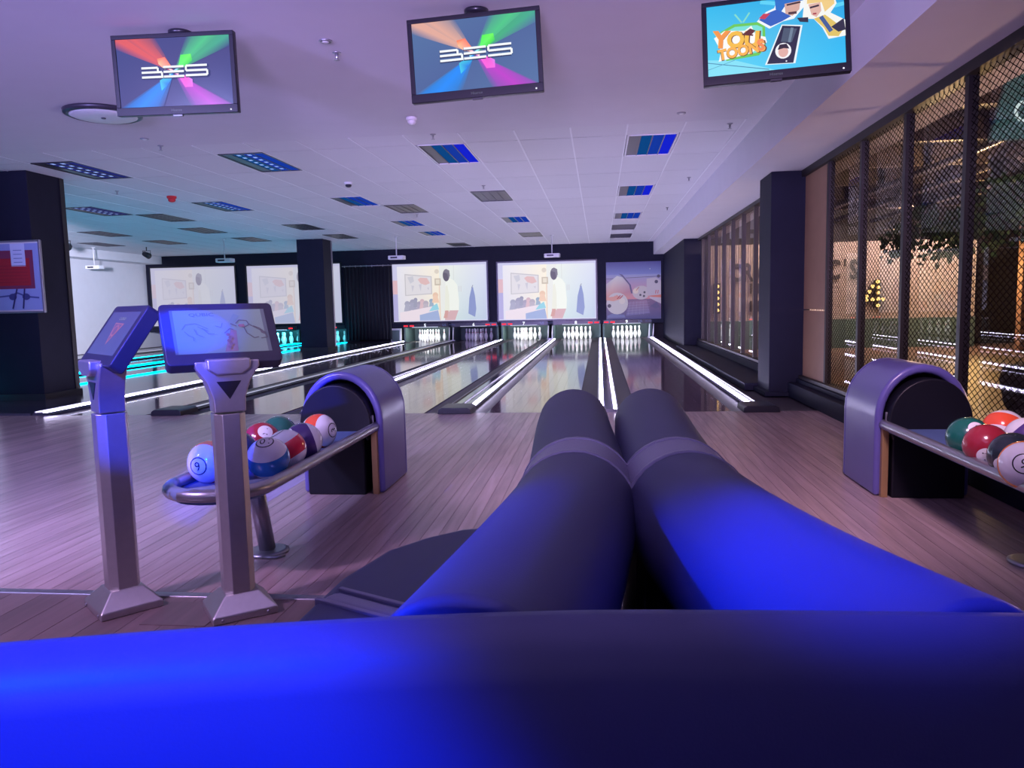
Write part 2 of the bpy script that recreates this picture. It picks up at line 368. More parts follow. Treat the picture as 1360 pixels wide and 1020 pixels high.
# wooden panel between the column and the first mullion: two boards with a joint
MB().box(2.60, 2.64, 9.25, 10.25, 1.12, 2.80).build('wood_panel', M_ply, W1, .003); MB().box(2.60, 2.64, 9.25, 10.25, .24, 1.105).build('wood_panel', M_ply, W1, .003)
def wire_mesh(y0, y1):
    mb = MB(); cy, cz, z0, z1, t = .082, .050, .27, 2.78, .0042
    L = y1 - y0; Hh = z1 - z0; sl = cz / cy
    def seg(ya, za, yb, zb, x):
        d = math.hypot(yb - ya, zb - za)
        if d < 1e-4: return
        ny, nz = -(zb - za) / d * t / 2, (yb - ya) / d * t / 2; k = len(mb.v)
        mb.v += [(x, ya + ny, za + nz), (x, ya - ny, za - nz), (x, yb - ny, zb - nz), (x, yb + ny, zb + nz)]
        mb.v += [(x + .003, a, b) for _, a, b in mb.v[-4:]]
        mb.face((k, k + 1, k + 2, k + 3)); mb.face((k + 7, k + 6, k + 5, k + 4)); mb.face((k, k + 3, k + 7, k + 4)); mb.face((k + 1, k + 5, k + 6, k + 2))
    c = z0 - L * sl
    while c < z1:
        # rising wire z = c + sl (y - y0)
        a = max(0, (z0 - c) / sl); b = min(L, (z1 - c) / sl)
        if b > a:
            seg(y0 + a, c + sl * a, y0 + b, c + sl * b, 2.604); seg(y1 - a, c + sl * a, y1 - b, c + sl * b, 2.608)
        c += cz
    return tag(mb.build('wire_mesh', mat('mesh_black', (.010, .008, .008), .9, spec=.0), W1), kind='stuff')
for a, b in zip(ym1[:6], ym1[1:7]): wire_mesh(b + .03, a - .03)
# ================================================================ LANES
LANES = {9: .95, 8: -.80, 7: -2.62, 6: -4.40, 5: -6.15, 4: -9.95, 3: -11.75, 2: -13.5, 1: -15.3}
NW = {1: 'one', 2: 'two', 3: 'three', 4: 'four', 5: 'five', 6: 'six', 7: 'seven', 8: 'eight', 9: 'nine'}
LW = .53   # half width of the bed
def half(p):   # one gutter: a shallow channel
    return p
def lane(num, xc):
    extra = 'nearest the glass partition, under the bowling poster' if num == 9 else ('lit in white, ending under the white number %d' % num if num > 4 else None)
    lab = {9: 'glossy bowling lane ending under white number nine, nearest the glass partition', 8: 'glossy bowling lane reflecting the right half of the brightest screen, number eight',
           7: 'glossy bowling lane ending under the white number seven', 6: 'glossy bowling lane ending at the dim pins under number six', 5: 'glossy bowling lane ending under number five, beside the black curtain',
           4: 'dark bowling lane edged by cyan light, just left of the columns', 3: 'dark bowling lane with cyan light, second left of the columns',
           2: 'dark far bowling lane second from the white left wall', 1: 'dark far bowling lane right along the white left wall'}[num]
    t = empty('bowling_lane', (xc, Y_FOUL, 0), label=lab, cat='bowling lane', group='bowling lanes side by side')
    # the bed shows its boards: strips of 39 joined into eight panels
    nb = 8; w = 2 * LW / nb
    for k in range(nb):
        MB().box(-LW + k * w + .0006, -LW + (k + 1) * w - .0006, .012, 17.6, -.06, -.002).build('lane_board', M_lane, t)
    MB().box(-LW, LW, 17.6, 19.35, -.06, -.001).build('pin_deck', mat('pin_deck', (.30, .26, .25), .12), t)
    MB().box(-LW, LW, 0, .012, -.05, -.001).build('foul_line', M_black, t)
    for sgn in (-1, 1):
        g = MB(); prof = []
        for i in range(9): a = PI + PI * i / 8; prof.append((sgn * (LW + .117) + .112 * math.cos(a), -.012 + .075 * math.sin(a)))
        prof2 = [(x, z - .012) for x, z in prof][::-1]
        g.prism(prof + prof2, .0, 18.9, 'y', sm=True); g.build('gutter', M_gutter, t)
    return t
for n_, x_ in LANES.items(): lane(n_, x_)

def divider(xc, w, leds, label, col, end=False, y0=0., ledcol='w', steps=()):
    t = empty('lane_divider', (xc, Y_FOUL, 0), label=label, cat='lane divider', group='dividers between the lanes')
    MB().prism([(-w / 2, -.06), (w / 2, -.06), (w / 2, .012), (w / 2 - .03, .035), (-w / 2 + .03, .035), (-w / 2, .012)], y0, 18.3, 'y').build('cap', col, t)
    for x, ww, mt in leds: MB().box(x - ww / 2, x + ww / 2, y0 + .02, 18.0, .020, .046).build('led_strip', mt, t)
    for x in steps: MB().box(x - .008, x + .008, y0, 18.2, .03, .05).build('trim_rail', M_steel, t)
    if end: MB().prism([(-.2, 0), (.2, 0), (.19, .055), (.15, .075), (-.15, .075), (-.19, .055)], -.10, .32, 'y').build('end_cap', M_plastic, t, .008)
    return t
divider(.085, .25, [(-.065, .035, M_led), (.085, .030, M_led)], 'lane divider with two white light strips between lanes eight and nine', M_cap, steps=(-.115, .115))
divider(-1.70, .34, [(.135, .040, M_led)], 'glossy ball-return divider with black end cap between lanes seven and eight', M_gloss, True, steps=(-.14, .0))
divider(-3.50, .24, [(.06, .042, M_led)], 'lane divider with one bright white light strip between lanes six and seven', M_cap, steps=(-.09,))
divider(-5.28, .24, [(.075, .018, M_led_dim)], 'dark ball-return divider with black end cap between lanes five and six', M_gloss, True, steps=(-.09, .0))
divider(-7.02, .22, [(.05, .042, M_led)], 'long white light strip on the cap left of lane five', M_cap, steps=(-.07,))
divider(1.79, .14, [(-.03, .045, M_led)], 'white light strip along the right edge of lane nine', M_cap, True, steps=(.05,))
divider(-9.10, .16, [(-.01, .13, M_cyan)], 'cyan light strip on the cap right of lane four', M_cap)
divider(-10.85, .26, [(-.05, .13, M_cyan), (.09, .05, M_cyan)], 'cyan light strips between lanes three and four', M_cap)
divider(-12.6, .26, [(0, .08, M_cyan)], 'faint cyan light strip between lanes two and three', M_cap)
divider(-14.4, .26, [(0, .03, M_led_dim)], 'dim light strip between the two lanes nearest the left wall', M_cap)
# raised deck between lanes four and five where the columns stand
struct(MB().box(-9.0, -7.15, Y_FOUL, Y_WALL - .4, -.05, .03).build('trim_5', M_cap))

# ================================================================ PINS AND PITS
prof = [(.026, 0), (.030, .004), (.036, .03), (.0525, .085), (.0600, .115), (.0585, .145), (.049, .185), (.034, .225), (.0245, .255), (.0235, .27), (.027, .30), (.0318, .335), (.031, .352), (.024, .37), (.012, .379), (.002, .381)]
prof = [(r * 1.08, z * 1.12) for r, z in prof]
pin_me = MB().lathe(prof, 16).mesh('pin_body', M_pin)
band_me = MB().lathe([(.0290, .243 * 1.12), (.0275, .25 * 1.12), (.0272, .26 * 1.12), (.0262, .265 * 1.12)], 16).mesh('neck_stripe', M_pinred)
pitch = .3048
def pins(num, only=None, z=0):
    look = {9: 'lane nine under the poster', 8: 'lane eight', 7: 'lane seven', 6: 'unlit lane six', 5: 'lane five beside the curtain', 4: 'cyan lane four', 3: 'lane three left of the column'}[num]
    spots = ['head pin in front', 'left pin of the second row', 'right pin of the second row', 'left pin of the third row', 'middle pin of the third row', 'right pin of the third row',
             'far left of back row', 'second from left in back row', 'third from left in back row', 'far right of back row']
    xc = LANES[num]; k = 0
    for row in range(4):
        for c in range(row + 1):
            k += 1
            if only and k not in only: continue
            x = xc + (c - row / 2) * pitch; y = 27.12 + row * pitch * .866
            o = link('bowling_pin', pin_me, None, (x, y, 0)); tag(o, 'white bowling pin, %s on %s' % (spots[k - 1], look), 'bowling pin', 'pins set up on lane %d' % num); link('neck_stripe', band_me, o)
for n_ in (9, 8, 7, 6, 5, 4, 3): pins(n_)

def pit(num, lit, power=1.0):
    xc = LANES[num]
    t = empty('pin_pit', (xc, 27.0, 0), label='dark green pin pit %s behind the pins of lane %s' % ('with light strip' if lit else 'without light', NW[num]), cat='pin pit', group='pin pits at the lane ends')
    MB().box(-.84, -.78, .05, 1.5, -.05, .53).build('kickback', M_pit, t); MB().box(.78, .84, .05, 1.5, -.05, .53).build('kickback', M_pit, t)
    MB().box(-.78, .78, 1.45, 1.5, -.05, .7).build('pit_curtain', M_pit, t)
    MB().box(-.80, .80, .1, 1.5, -.09, -.07).build('pit_floor', M_black, t)
    if lit:
        MB().box(-.5, .5, .0, .035, .515, .53).build('light_strip', glow('pit_strip', (.9, 1, .96), 1.6) if num > 4 else M_cyan, t)
        a = area('pit_lamp', (xc, 26.95, .515), (xc, 27.9, .1), (.93, 1, .97) if num > 4 else (.1, .8, 1), 34 * power, 1.1, .06)
    return t
for n_, l_, p_ in ((9, 1, 1), (8, 1, 1), (7, 1, 1.1), (6, 0, 0), (5, 1, 1), (4, 1, .8), (3, 1, 1.3)): pit(n_, l_, p_)
# upright guards between pits: slim white pipes
for x, lab in ((-1.72, 'between the pins of lanes seven and eight'), (-5.25, 'between the pins of lanes five and six'), (1.78, 'right of the pins of lane nine')):
    t = empty('ball_door_guard', (x, 27.0, 0), label='pair of slim pale uprights ' + lab, cat='guard', group='upright guards at the pits')
    for dx in (-.07, .07): MB().tube([(dx - .02, 0, 0), (dx + .01, 0, .5)], .022, 8).build('upright', M_white, t)
    MB().box(-.13, .13, -.02, .02, .02, .05).build('foot_bar', M_steel, t)

# number boards under the screens
def numboard(num, xc, reds):
    t = empty('number_board', (xc, Y_WALL, .58), label='black strip with white lane number %s above the pins' % NW[num], cat='number board', group='lane number boards')
    MB().box(-.82, .82, -.03, -.001, -.06, .075).build('board', M_plastic, t)
    p = Pic(.3, .2); p.text(str(num), .5, .5, .62, (240, 245, 250), 0, 1, .03); p.build('lane_number', attr_mat('number_print', 1.2), t, (-.02, -.034, .012))
    MB().box(-.5, .45, -.035, -.030, -.058, -.035).build('white_line', M_led_dim, t)
    for x in reds: MB().box(x - .075, x + .075, -.04, -.03, -.02, .025).build('red_lamp', M_red, t)
for n_, rd in ((5, (-.72, -.5)), (6, (.48, .7)), (7, (-.72, -.5)), (8, (.48, .7)), (9, (-.72, -.5)), (4, (.2, .45)), (3, (.6,)), (2, (.5,))): numboard(n_, LANES[n_], rd)
for x, lab in ((-3.52 + 1.75, 'lanes seven and eight'), (-7.05 + 1.8, 'lanes five and six'), (1.62, 'poster and partition')):
    p = Pic(.62, .1); p.text('US', .14, .5, .8, (120, 140, 190)); p.text('Bowling', .6, .5, .62, (90, 105, 160))
    o = p.build('brand_plate', attr_mat('brand_print', .6), None, (x, Y_WALL - .034, .6)); tag(o, 'small blue lettered plate above the pits at ' + lab, 'name plate', 'lettered plates under the screens')

# ================================================================ PROJECTION SCREENS, POSTER, CURTAIN
def movie(p, dim):
    def c(r, g, b): return (int(r * dim + (1 - dim) * 205), int(g * dim + (1 - dim) * 202), int(b * dim + (1 - dim) * 232))
    p.rect(0, 0, 1, 1, c(205, 205, 235)); p.rect(.05, 0, 1, .96, c(238, 240, 232))
    p.poly([(.05, 0), (.5, 0), (.5, .96), (.05, .96)], [c(226, 224, 236), c(250, 240, 215), c(255, 246, 222), c(236, 234, 242)])
    p.poly([(.6, 0), (1, 0), (1, .96), (.6, .96)], [c(214, 232, 226), c(190, 206, 228), c(222, 226, 244), c(240, 246, 236)])
    p.rect(.0, .48, .05, .72, c(225, 185, 190)); p.rect(.0, 0, .05, .48, c(180, 175, 220))
    p.poly([(.13, .45), (.42, .47), (.42, .78), (.13, .83)], c(200, 196, 200)); p.poly([(.14, .465), (.41, .485), (.41, .765), (.14, .81)], c(228, 224, 226))
    for q, col in (([(.16, .77), (.22, .79), (.23, .7), (.19, .66)], (205, 205, 212)), ([(.20, .63), (.23, .62), (.21, .51)], (205, 203, 212)), ([(.27, .73), (.30, .76), (.37, .75), (.40, .66), (.35, .63), (.30, .66)], (228, 188, 184)),
                   ([(.28, .64), (.31, .65), (.30, .52)], (205, 203, 212)), ([(.365, .58), (.39, .59), (.385, .54)], (210, 205, 212))): p.poly(q, c(*col))
    p.disc(.475, .86, .024, c(225, 214, 196)); p.rect(.45, .62, .515, .74, c(205, 192, 170)); p.rect(.463, .645, .502, .72, c(235, 226, 205)); p.line((.5, 0), (.5, .62), .012, c(240, 214, 190))
    for u, v, r, col in ((.15, .31, .03, (165, 165, 185)), (.21, .33, .035, (160, 158, 180)), (.24, .38, .02, (150, 150, 172)), (.28, .30, .03, (168, 160, 182)), (.31, .35, .024, (212, 180, 186)), (.35, .31, .03, (184, 174, 186)), (.41, .35, .024, (150, 170, 190)), (.455, .45, .03, (236, 200, 170))):
        p.disc(u, v, r, c(*col)); p.poly([(u - r * 1.3, v - .13), (u + r * 1.3, v - .13), (u + r * .7, v), (u - r * .7, v)], c(*[x + 8 for x in col]))
    p.poly([(.07, .0), (.48, .0), (.48, .24), (.42, .26), (.07, .16)], c(240, 226, 232)); p.poly([(.28, 0), (.5, 0), (.48, .19), (.28, .11)], c(160, 178, 218)); p.poly([(.38, .17), (.49, .2), (.47, .31), (.42, .26)], c(150, 214, 228))
    # man in a white shirt
    p.poly([(.55, 0), (.655, 0), (.70, .2), (.55, .2)], c(216, 176, 178)); p.poly([(.56, .18), (.70, .18), (.705, .34), (.69, .62), (.655, .70), (.61, .74), (.565, .66), (.56, .45)], c(246, 250, 238))
    p.poly([(.55, .18), (.60, .16), (.60, .45), (.585, .62), (.565, .6)], c(238, 240, 222)); p.poly([(.535, .05), (.575, .05), (.59, .18), (.555, .18)], c(214, 160, 150))
    p.disc(.575, .79, .036, c(92, 86, 100), .105); p.poly([(.545, .84), (.575, .9), (.61, .87), (.615, .78), (.60, .72), (.59, .82)], c(120, 116, 128))
    p.rect(.705, .5, .712, .6, c(214, 214, 214)); p.rect(.725, .5, .732, .6, c(214, 214, 214))
    p.poly([(.80, .12), (.87, .06), (.885, .2), (.875, .42), (.855, .58), (.84, .56), (.815, .4)], c(135, 150, 200)); p.line((.84, .56), (.855, .61), .006, c(120, 120, 150)); p.line((.655, .96), (.655, .70), .004, c(216, 220, 214))
    p.rect(.0, .0, 1, .012, c(225, 225, 245)); p.rect(.99, 0, 1, 1, c(205, 208, 240))
def screen(x0, x1, z0, z1, es, dim, label, nm):
    t = empty('projection_screen', ((x0 + x1) / 2, Y_WALL, (z0 + z1) / 2), label=label, cat='screen', group='projection screens over the pits')
    w, h = x1 - x0, z1 - z0
    MB().box(-w / 2, w / 2, -.04, -.002, -h / 2, h / 2).build('panel', M_white, t)
    p = Pic(w - .01, h - .01); movie(p, dim); p.build('projected_picture', attr_mat('projection_%s' % nm, es, .05), t, (0, -.041, 0))
    fr = M_plastic
    for n_, b in (('border', (-w / 2 - .05, w / 2 + .05, -.05, -.003, h / 2, h / 2 + .05)), ('border', (-w / 2 - .05, w / 2 + .05, -.05, -.003, -h / 2 - .05, -h / 2)), ('border', (-w / 2 - .05, -w / 2, -.05, -.003, -h / 2, h / 2)), ('border', (w / 2, w / 2 + .05, -.05, -.003, -h / 2, h / 2))): MB().box(*b).build(n_, fr, t)
screen(-3.515, -.11, .72, 2.71, .95, .97, 'brightest projection screen above lanes seven and eight showing a man in white', 'a')
screen(-7.29, -3.91, .735, 2.77, .93, .95, 'projection screen right of the black curtain showing a man in white', 'b')
screen(-12.69, -9.20, .755, 2.86, .82, .45, 'paler projection screen partly hidden behind the dark column', 'c')
screen(-16.40, -13.16, .76, 2.88, .78, .38, 'palest projection screen in the far left corner', 'd')

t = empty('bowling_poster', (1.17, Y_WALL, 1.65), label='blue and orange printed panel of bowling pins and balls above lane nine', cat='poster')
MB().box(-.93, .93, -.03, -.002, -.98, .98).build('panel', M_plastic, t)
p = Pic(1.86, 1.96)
p.grad(0, .78, 1, 1, (120, 130, 220), (45, 45, 150)); p.grad(0, .35, 1, .78, (225, 140, 160), (150, 155, 225)); p.grad(0, 0, 1, .35, (45, 50, 130), (130, 90, 140)); p.line((0, .71), (1, .74), .008, (40, 40, 80))
p.poly([(0, .62), (.2, .76), (.36, .72), (.48, .5), (.42, .36), (0, .36)], [(205, 195, 225), (225, 220, 245), (200, 190, 225), (190, 130, 165), (225, 150, 150), (230, 150, 140)])
p.poly([(.23, .8), (.30, .78), (.45, .6), (.485, .45), (.455, .45), (.42, .6), (.3, .74)], (70, 60, 130))
p.disc(.2, .28, .2, (215, 205, 225)); p.poly([(0, .39), (.13, .40), (.2, .43), (.28, .36), (.13, .32), (0, .34)], (235, 160, 150)); p.disc(.055, .24, .035, (40, 25, 60))
for a in (.20, .245): p.line((a, .36), (a + .06, .42), .02, (190, 60, 60))
p.disc(.29, .32, .055, (235, 220, 228))
p.disc(.64, .46, .16, (205, 190, 215), .12); p.disc(.54, .49, .05, (240, 215, 215)); p.line((.6, .56), (.55, .5), .01, (200, 60, 60))
for u, v in ((.625, .42), (.70, .465), (.69, .40), (.64, .275), (.71, .30), (.715, .235)): p.disc(u, v, .02, (35, 25, 60))
p.poly([(.8, .36), (1, .26), (1, .66), (.9, .72), (.74, .7), (.74, .5)], (200, 185, 220)); p.disc(.915, .645, .032, (40, 30, 80)); p.disc(.955, .74, .03, (40, 30, 80)); p.poly([(.74, .4), (1, .42), (1, .37), (.86, .38)], (225, 120, 110))
for a in (.9, .94): p.line((a, .44), (a + .01, .5), .014, (200, 60, 70))
p.poly([(.36, .06), (.80, .1), (.74, .33), (.42, .31)], [(95, 95, 170), (110, 100, 170), (160, 120, 165), (140, 100, 150)]); p.poly([(.8, .22), (.92, .3), (.98, .2), (.9, .18)], (80, 70, 130))
for i in range(5): p.line((.40 + i * .07, .08), (.44 + i * .06, .31), .004, (170, 160, 200)); p.line((.37, .1 + i * .045), (.79, .12 + i * .045), .004, (170, 160, 200))
p.poly([(.02, .03), (.35, .03), (.33, .08), (.1, .1), (.02, .07)], (100, 110, 180)); p.disc(.8, .87, .008, (230, 235, 255))
p.build('printed_picture', attr_mat('poster_print_glow', .5, .1), t, (0, -.032, 0))  # printed picture given a glow of its own to brighten it

# pleated black curtain between the screens
cu = empty('black_curtain', (-8.2, Y_WALL, 0), label='black pleated curtain hanging between the projection screens', cat='curtain')
mb = MB(); nn = 96; pts = [(-.84 + 1.68 * i / nn, -.12 + .05 * math.sin(i / nn * 2 * PI * 13) * (1 + .4 * math.sin(i * .9))) for i in range(nn + 1)]
mb.prism(pts + [(x, y + .012) for x, y in pts[::-1]], .12, 2.72, 'z', sm=True); mb.build('curtain_cloth', M_curtain, cu)
MB().tube([(-.9, -.12, 2.74), (.9, -.12, 2.74)], .018).build('curtain_rail', M_steel, cu)
for i in range(9): MB().tube([(-.8 + .2 * i, -.12, 2.70), (-.8 + .2 * i, -.12, 2.765)], .012, 6).build('curtain_hook', M_white, cu)
tag(MB().box(-7.35, -7.0, -.1, .1, 0, .5).box(-7.32, -7.03, -.11, -.09, .05, .44, 1).build('service_box', [M_white, M_pit], loc=(-.08, 27.0, 0)), 'pale open service frame at the left end of lane five pins', 'frame')
mb = MB()
# ================================================================ CEILING FITTINGS
M_bay = mat('louver_grey', (.055, .05, .07), .35, .4)
M_bay_b = glow('blue_glow_bay', (.015, .07, .62), .55); M_bay_c = glow('blue_glow_bay_bright', (.01, .02, .75), .8); M_bay_d = glow('cyan_blue_bay', (.01, .13, .5), .45)  # bays coloured blue, with a weak emission of their own
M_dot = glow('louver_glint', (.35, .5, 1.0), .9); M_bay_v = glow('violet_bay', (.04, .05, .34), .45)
def troffer(col, row, st):
    x = xs[col + 21] + GX / 2; y = gy0 + GY * (row + .5)
    pos = 'row %s' % row
    t = empty('ceiling_light', (x, y, ZC), cat='ceiling light', group='recessed louvre lights in the tile ceiling'); t['px'] = st
    w, h = GX / 2 - .02, GY / 2 - .02
    MB().box(-w, w, -h, -h + .02, -.006, .012).box(-w, w, h - .02, h, -.006, .012).box(-w, -w + .02, -h, h, -.006, .012).box(w - .02, w, -h, h, -.006, .012).build('frame', M_grid if st in ('blue', 'bright') else M_bay, t)
    k = 4; bwid = (2 * w - .04) / k
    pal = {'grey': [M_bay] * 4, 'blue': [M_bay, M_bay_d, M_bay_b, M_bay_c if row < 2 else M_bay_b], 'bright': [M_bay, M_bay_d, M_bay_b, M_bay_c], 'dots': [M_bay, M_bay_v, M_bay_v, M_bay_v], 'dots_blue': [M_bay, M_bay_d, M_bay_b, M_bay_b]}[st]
    for i in range(k):
        x0 = -w + .02 + i * bwid
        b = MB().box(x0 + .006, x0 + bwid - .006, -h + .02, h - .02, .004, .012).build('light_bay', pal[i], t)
        MB().box(x0 - .006, x0 + .006, -h + .02, h - .02, -.004, .012).build('louver_blade', M_bay, t)
        if st.startswith('dots') and i in (1, 2):
            d = MB()
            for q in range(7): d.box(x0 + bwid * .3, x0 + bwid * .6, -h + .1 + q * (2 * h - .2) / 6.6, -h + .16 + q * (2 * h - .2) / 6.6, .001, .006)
            tag(d.build('louver_glints', M_dot, b), kind='stuff')  # reflections of the louvre cells drawn as glowing dots
    return t
TL = {(c, r): troffer(c, r, st) for (c, r), st in lights.items()}
words_c = {}
def name_lights():
    order = sorted(TL.items(), key=lambda kv: (kv[0][1], kv[0][0]))
    rows = {}
    for (c, r), o in order: rows.setdefault(r, []).append((c, o))
    ordn = ['first', 'second', 'third', 'fourth', 'fifth', 'sixth', 'seventh', 'eighth', 'ninth', 'tenth']
    rn = {r: i for i, r in enumerate(sorted(rows))}
    for r, lst in rows.items():
        for i, (c, o) in enumerate(lst):
            st = o['px']; look = {'grey': 'unlit grey', 'blue': 'blue-striped', 'bright': 'bright blue', 'dots': 'dotted violet', 'dots_blue': 'dotted blue'}[st]
            o['label'] = '%s recessed ceiling light, %s from left in %s row from the televisions' % (look, ordn[i], ordn[rn[r]])
            del o['px']
name_lights()

def dome(name, loc, label, cat, body, cam=False, s=1.0):
    t = empty(name, loc, label=label, cat=cat)
    MB().lathe([(.055 * s, -.0), (.055 * s, -.02 * s), (.045 * s, -.03 * s)], 18).build('base', body, t)
    MB().lathe([(.042 * s, -.028 * s), (.042 * s, -.05 * s), (.03 * s, -.065 * s), (.012 * s, -.07 * s)], 18).build('dome' if cam else 'sensor_head', M_plastic if cam else body, t)
dome('smoke_detector', (-2.0, 8.4, ZC), 'white smoke detector on the plain ceiling below the middle television', 'smoke detector', M_white, s=1.1)
dome('security_camera', (-4.04, 12.4, ZC), 'small dark dome camera among the ceiling tiles', 'camera', M_white, True, 1.2)
dome('fire_alarm', (-7.5, 13.1, ZC), 'red fire alarm sounder on the tiled ceiling', 'alarm', M_redp, s=1.5)
def sprinkler(x, y, label):
    t = empty('fire_sprinkler', (x, y, ZC), label=label, cat='sprinkler', group='fire sprinklers on the ceiling')
    MB().lathe([(.035, 0), (.033, -.006), (.02, -.012)], 14).build('rose', M_steel, t); MB().lathe([(.012, -.01), (.012, -.04), (.006, -.055)], 10).build('nozzle', M_steel, t); MB().lathe([(.022, -.056), (.024, -.06)], 12).build('deflector', M_steel, t)
for x, y, l in ((-2.07, 6.2, 'small fire sprinkler right of the left television'), (-5.34, 9.15, 'small fire sprinkler below the left television'), (-1.95, 9.25, 'small fire sprinkler in front of the blue ceiling light'),
                (-1.95, 13.3, 'small fire sprinkler before the grey middle light'), (1.53, 9.43, 'small fire sprinkler beside the ceiling beam, nearest'), (1.5, 13.3, 'small fire sprinkler along the beam, second'), (1.5, 17.4, 'small fire sprinkler along the beam, third'),
                (-4.0, 17.0, 'small fire sprinkler beyond the dome camera'), (-8.0, 12.3, 'small fire sprinkler left of the red alarm')): sprinkler(x, y, l)
for x, y, l in ((-2.06, 5.92, 'round chrome downlight between the left and middle televisions'), (.91, 8.8, 'round ceiling plate below the right television'), (-5.3, 8.75, 'small oval ceiling plate below the left television')):
    t = empty('downlight', (x, y, ZC), label=l, cat='downlight', group='small round ceiling fittings'); MB().lathe([(.05, 0), (.05, -.008), (.04, -.012)], 18).build('rim', M_steel, t); MB().lathe([(.034, -.006), (.02, -.016)], 16).build('lens', M_white, t)
t = empty('ceiling_speaker', (-5.0, 7.55, ZC), label='large round white ceiling speaker half hidden by the left television', cat='speaker')
MB().lathe([(.37, 0), (.365, -.03), (.33, -.045), (.31, -.03)], 36).build('rim', M_bay, t); MB().lathe([(.335, -.03), (.29, -.05), (.1, -.056), (.02, -.056)], 36).build('grille', M_white, t); MB().lathe([(.025, -.055), (.02, -.066)], 12).build('centre_cap', M_bay, t)

# projectors on poles
pr_h = MB().box(-.19, .19, -.15, .15, -.055, .055).mesh('housing', M_white)
def projector(x, y, label):
    t = empty('projector', (x, y, ZC), label=label, cat='projector', group='projectors hanging over the lanes')
    MB().lathe([(.06, 0), (.06, -.015), (.02, -.03)], 14).build('ceiling_plate', M_white, t); MB().tube([(0, 0, -.02), (0, 0, -.55)], .016, 8).build('pole', M_white, t)
    b = MB().prism([(-.22, -.13), (.22, -.13), (.24, -.05), (.24, .13), (-.24, .13), (-.24, -.05)], -.66, -.55, 'z').build('housing', M_white, t, .015)
    MB().tube([(.1, .12, -.6), (.1, .16, -.6)], .04, 12).build('lens', M_plastic, b); MB().box(-.15, .05, -.135, -.128, -.63, -.585).build('vent', M_bay, b)
for x, y, l in ((-1.39, 23.2, 'white projector hanging above lanes 7 and 8'), (-5.85, 22.1, 'white projector hanging in front of the black curtain edge'), (-10.6, 21.1, 'white projector hanging left of the far column'), (-15.5, 22.4, 'white projector hanging near the left wall')): projector(x, y, l)
def stage(x, y, label):
    t = empty('stage_light', (x, y, ZC), label=label, cat='stage light', group='black spot lamps at upper left')
    MB().tube([(0, 0, 0), (0, 0, -.12)], .015, 8).build('stem', M_plastic, t); MB().tube([(-.12, 0, -.25), (-.13, 0, -.12), (.13, 0, -.12), (.12, 0, -.25)], .012, 6).build('yoke', M_plastic, t)
    MB().tube([(0, -.14, -.22), (0, .10, -.27)], [.07, .10], 14).build('lamp_can', M_plastic, t)
stage(-14.0, 22.8, 'black spot lamp below the ceiling left of the far screens'); stage(-13.9, 19.0, 'black spot lamp just right of the near dark column')

# ================================================================ TELEVISIONS
M_tv = attr_mat('tv_picture', 1.0, .02, .25)
def logo_pic(p, bg1, bg2, warm):
    p.poly([(0, 0), (1, 0), (1, 1), (0, 1)], [bg2, bg1, bg2, bg1])
    C = (.5, .5)
    def beam(a, b, col, soft=.08):
        # a, b: two points on the border; colour full inside, fading into the ground at both sides
        m = ((a[0] + b[0]) / 2, (a[1] + b[1]) / 2); g = tuple((x + y) // 2 for x, y in zip(bg1, bg2))
        ea = (a[0] + (a[0] - m[0]) * soft * 5, a[1] + (a[1] - m[1]) * soft * 5); eb = (b[0] + (b[0] - m[0]) * soft * 5, b[1] + (b[1] - m[1]) * soft * 5)
        cl = lambda q: (min(1, max(0, q[0])), min(1, max(0, q[1])))
        c2 = tuple(int(x * .6 + y * .4) for x, y in zip(col, g))
        p.poly([C, cl(ea), cl(a)], [c2, g, c2]); p.poly([C, cl(b), cl(eb)], [c2, c2, g]); p.poly([C, cl(a), cl(m), cl(b)], [col, c2, col, c2])
    beam((.02, 1), (.30, 1), warm); p.poly([(0, 1), (0, .86), (.5, .5), (.1, 1)], [warm, tuple(bg1), warm, warm])
    beam((.68, 1), (.95, 1), (70, 200, 130)); p.poly([(1, 1), (1, .84), (.5, .5), (.9, 1)], [(60, 170, 140), bg1, (60, 180, 110), (60, 170, 130)])
    beam((.05, 0), (.33, 0), (0, 140, 250)); beam((.68, 0), (.97, 0), (190, 60, 200))
    p.poly([(.36, .70), (.43, .72), (.49, .56), (.42, .54), (.37, .62)], [(255, 120, 70), (255, 120, 90), (255, 150, 110), (255, 190, 160), (255, 200, 150)])
    p.poly([(.57, .74), (.66, .75), (.67, .65), (.61, .58), (.54, .56)], [(80, 250, 70), (110, 255, 80), (50, 210, 90), (60, 230, 70), (90, 250, 110)])
    p.poly([(.38, .23), (.37, .38), (.42, .43), (.49, .43), (.44, .32)], [(60, 210, 240), (60, 200, 230), (30, 150, 220), (40, 180, 230), (20, 120, 230)])
    p.poly([(.54, .43), (.60, .44), (.66, .38), (.66, .27), (.59, .27)], [(250, 100, 220), (240, 90, 210), (220, 130, 240), (250, 110, 230), (255, 100, 220)])
    for a, b, col in (((.46, .55), (.54, .46), (255, 210, 220)), ((.46, .46), (.54, .55), (150, 230, 250))): p.line(a, b, .014, col)
    w = (245, 252, 255); T = .017
    for d, col in ((-.004, (25, 35, 80)), (0, w)):
        q = lambda pts: p.path([(a + d, b + d) for a, b in pts], T if d == 0 else T * 1.5, col)
        q([(.22, .565), (.365, .565), (.365, .515)]); q([(.22, .5), (.40, .5), (.40, .43)]); q([(.22, .43), (.41, .43)])
        q([(.415, .57), (.595, .57)]); q([(.415, .5), (.595, .5)]); q([(.415, .43), (.595, .43)])
        q([(.80, .575), (.615, .575), (.615, .505), (.80, .505), (.80, .435), (.61, .435)])
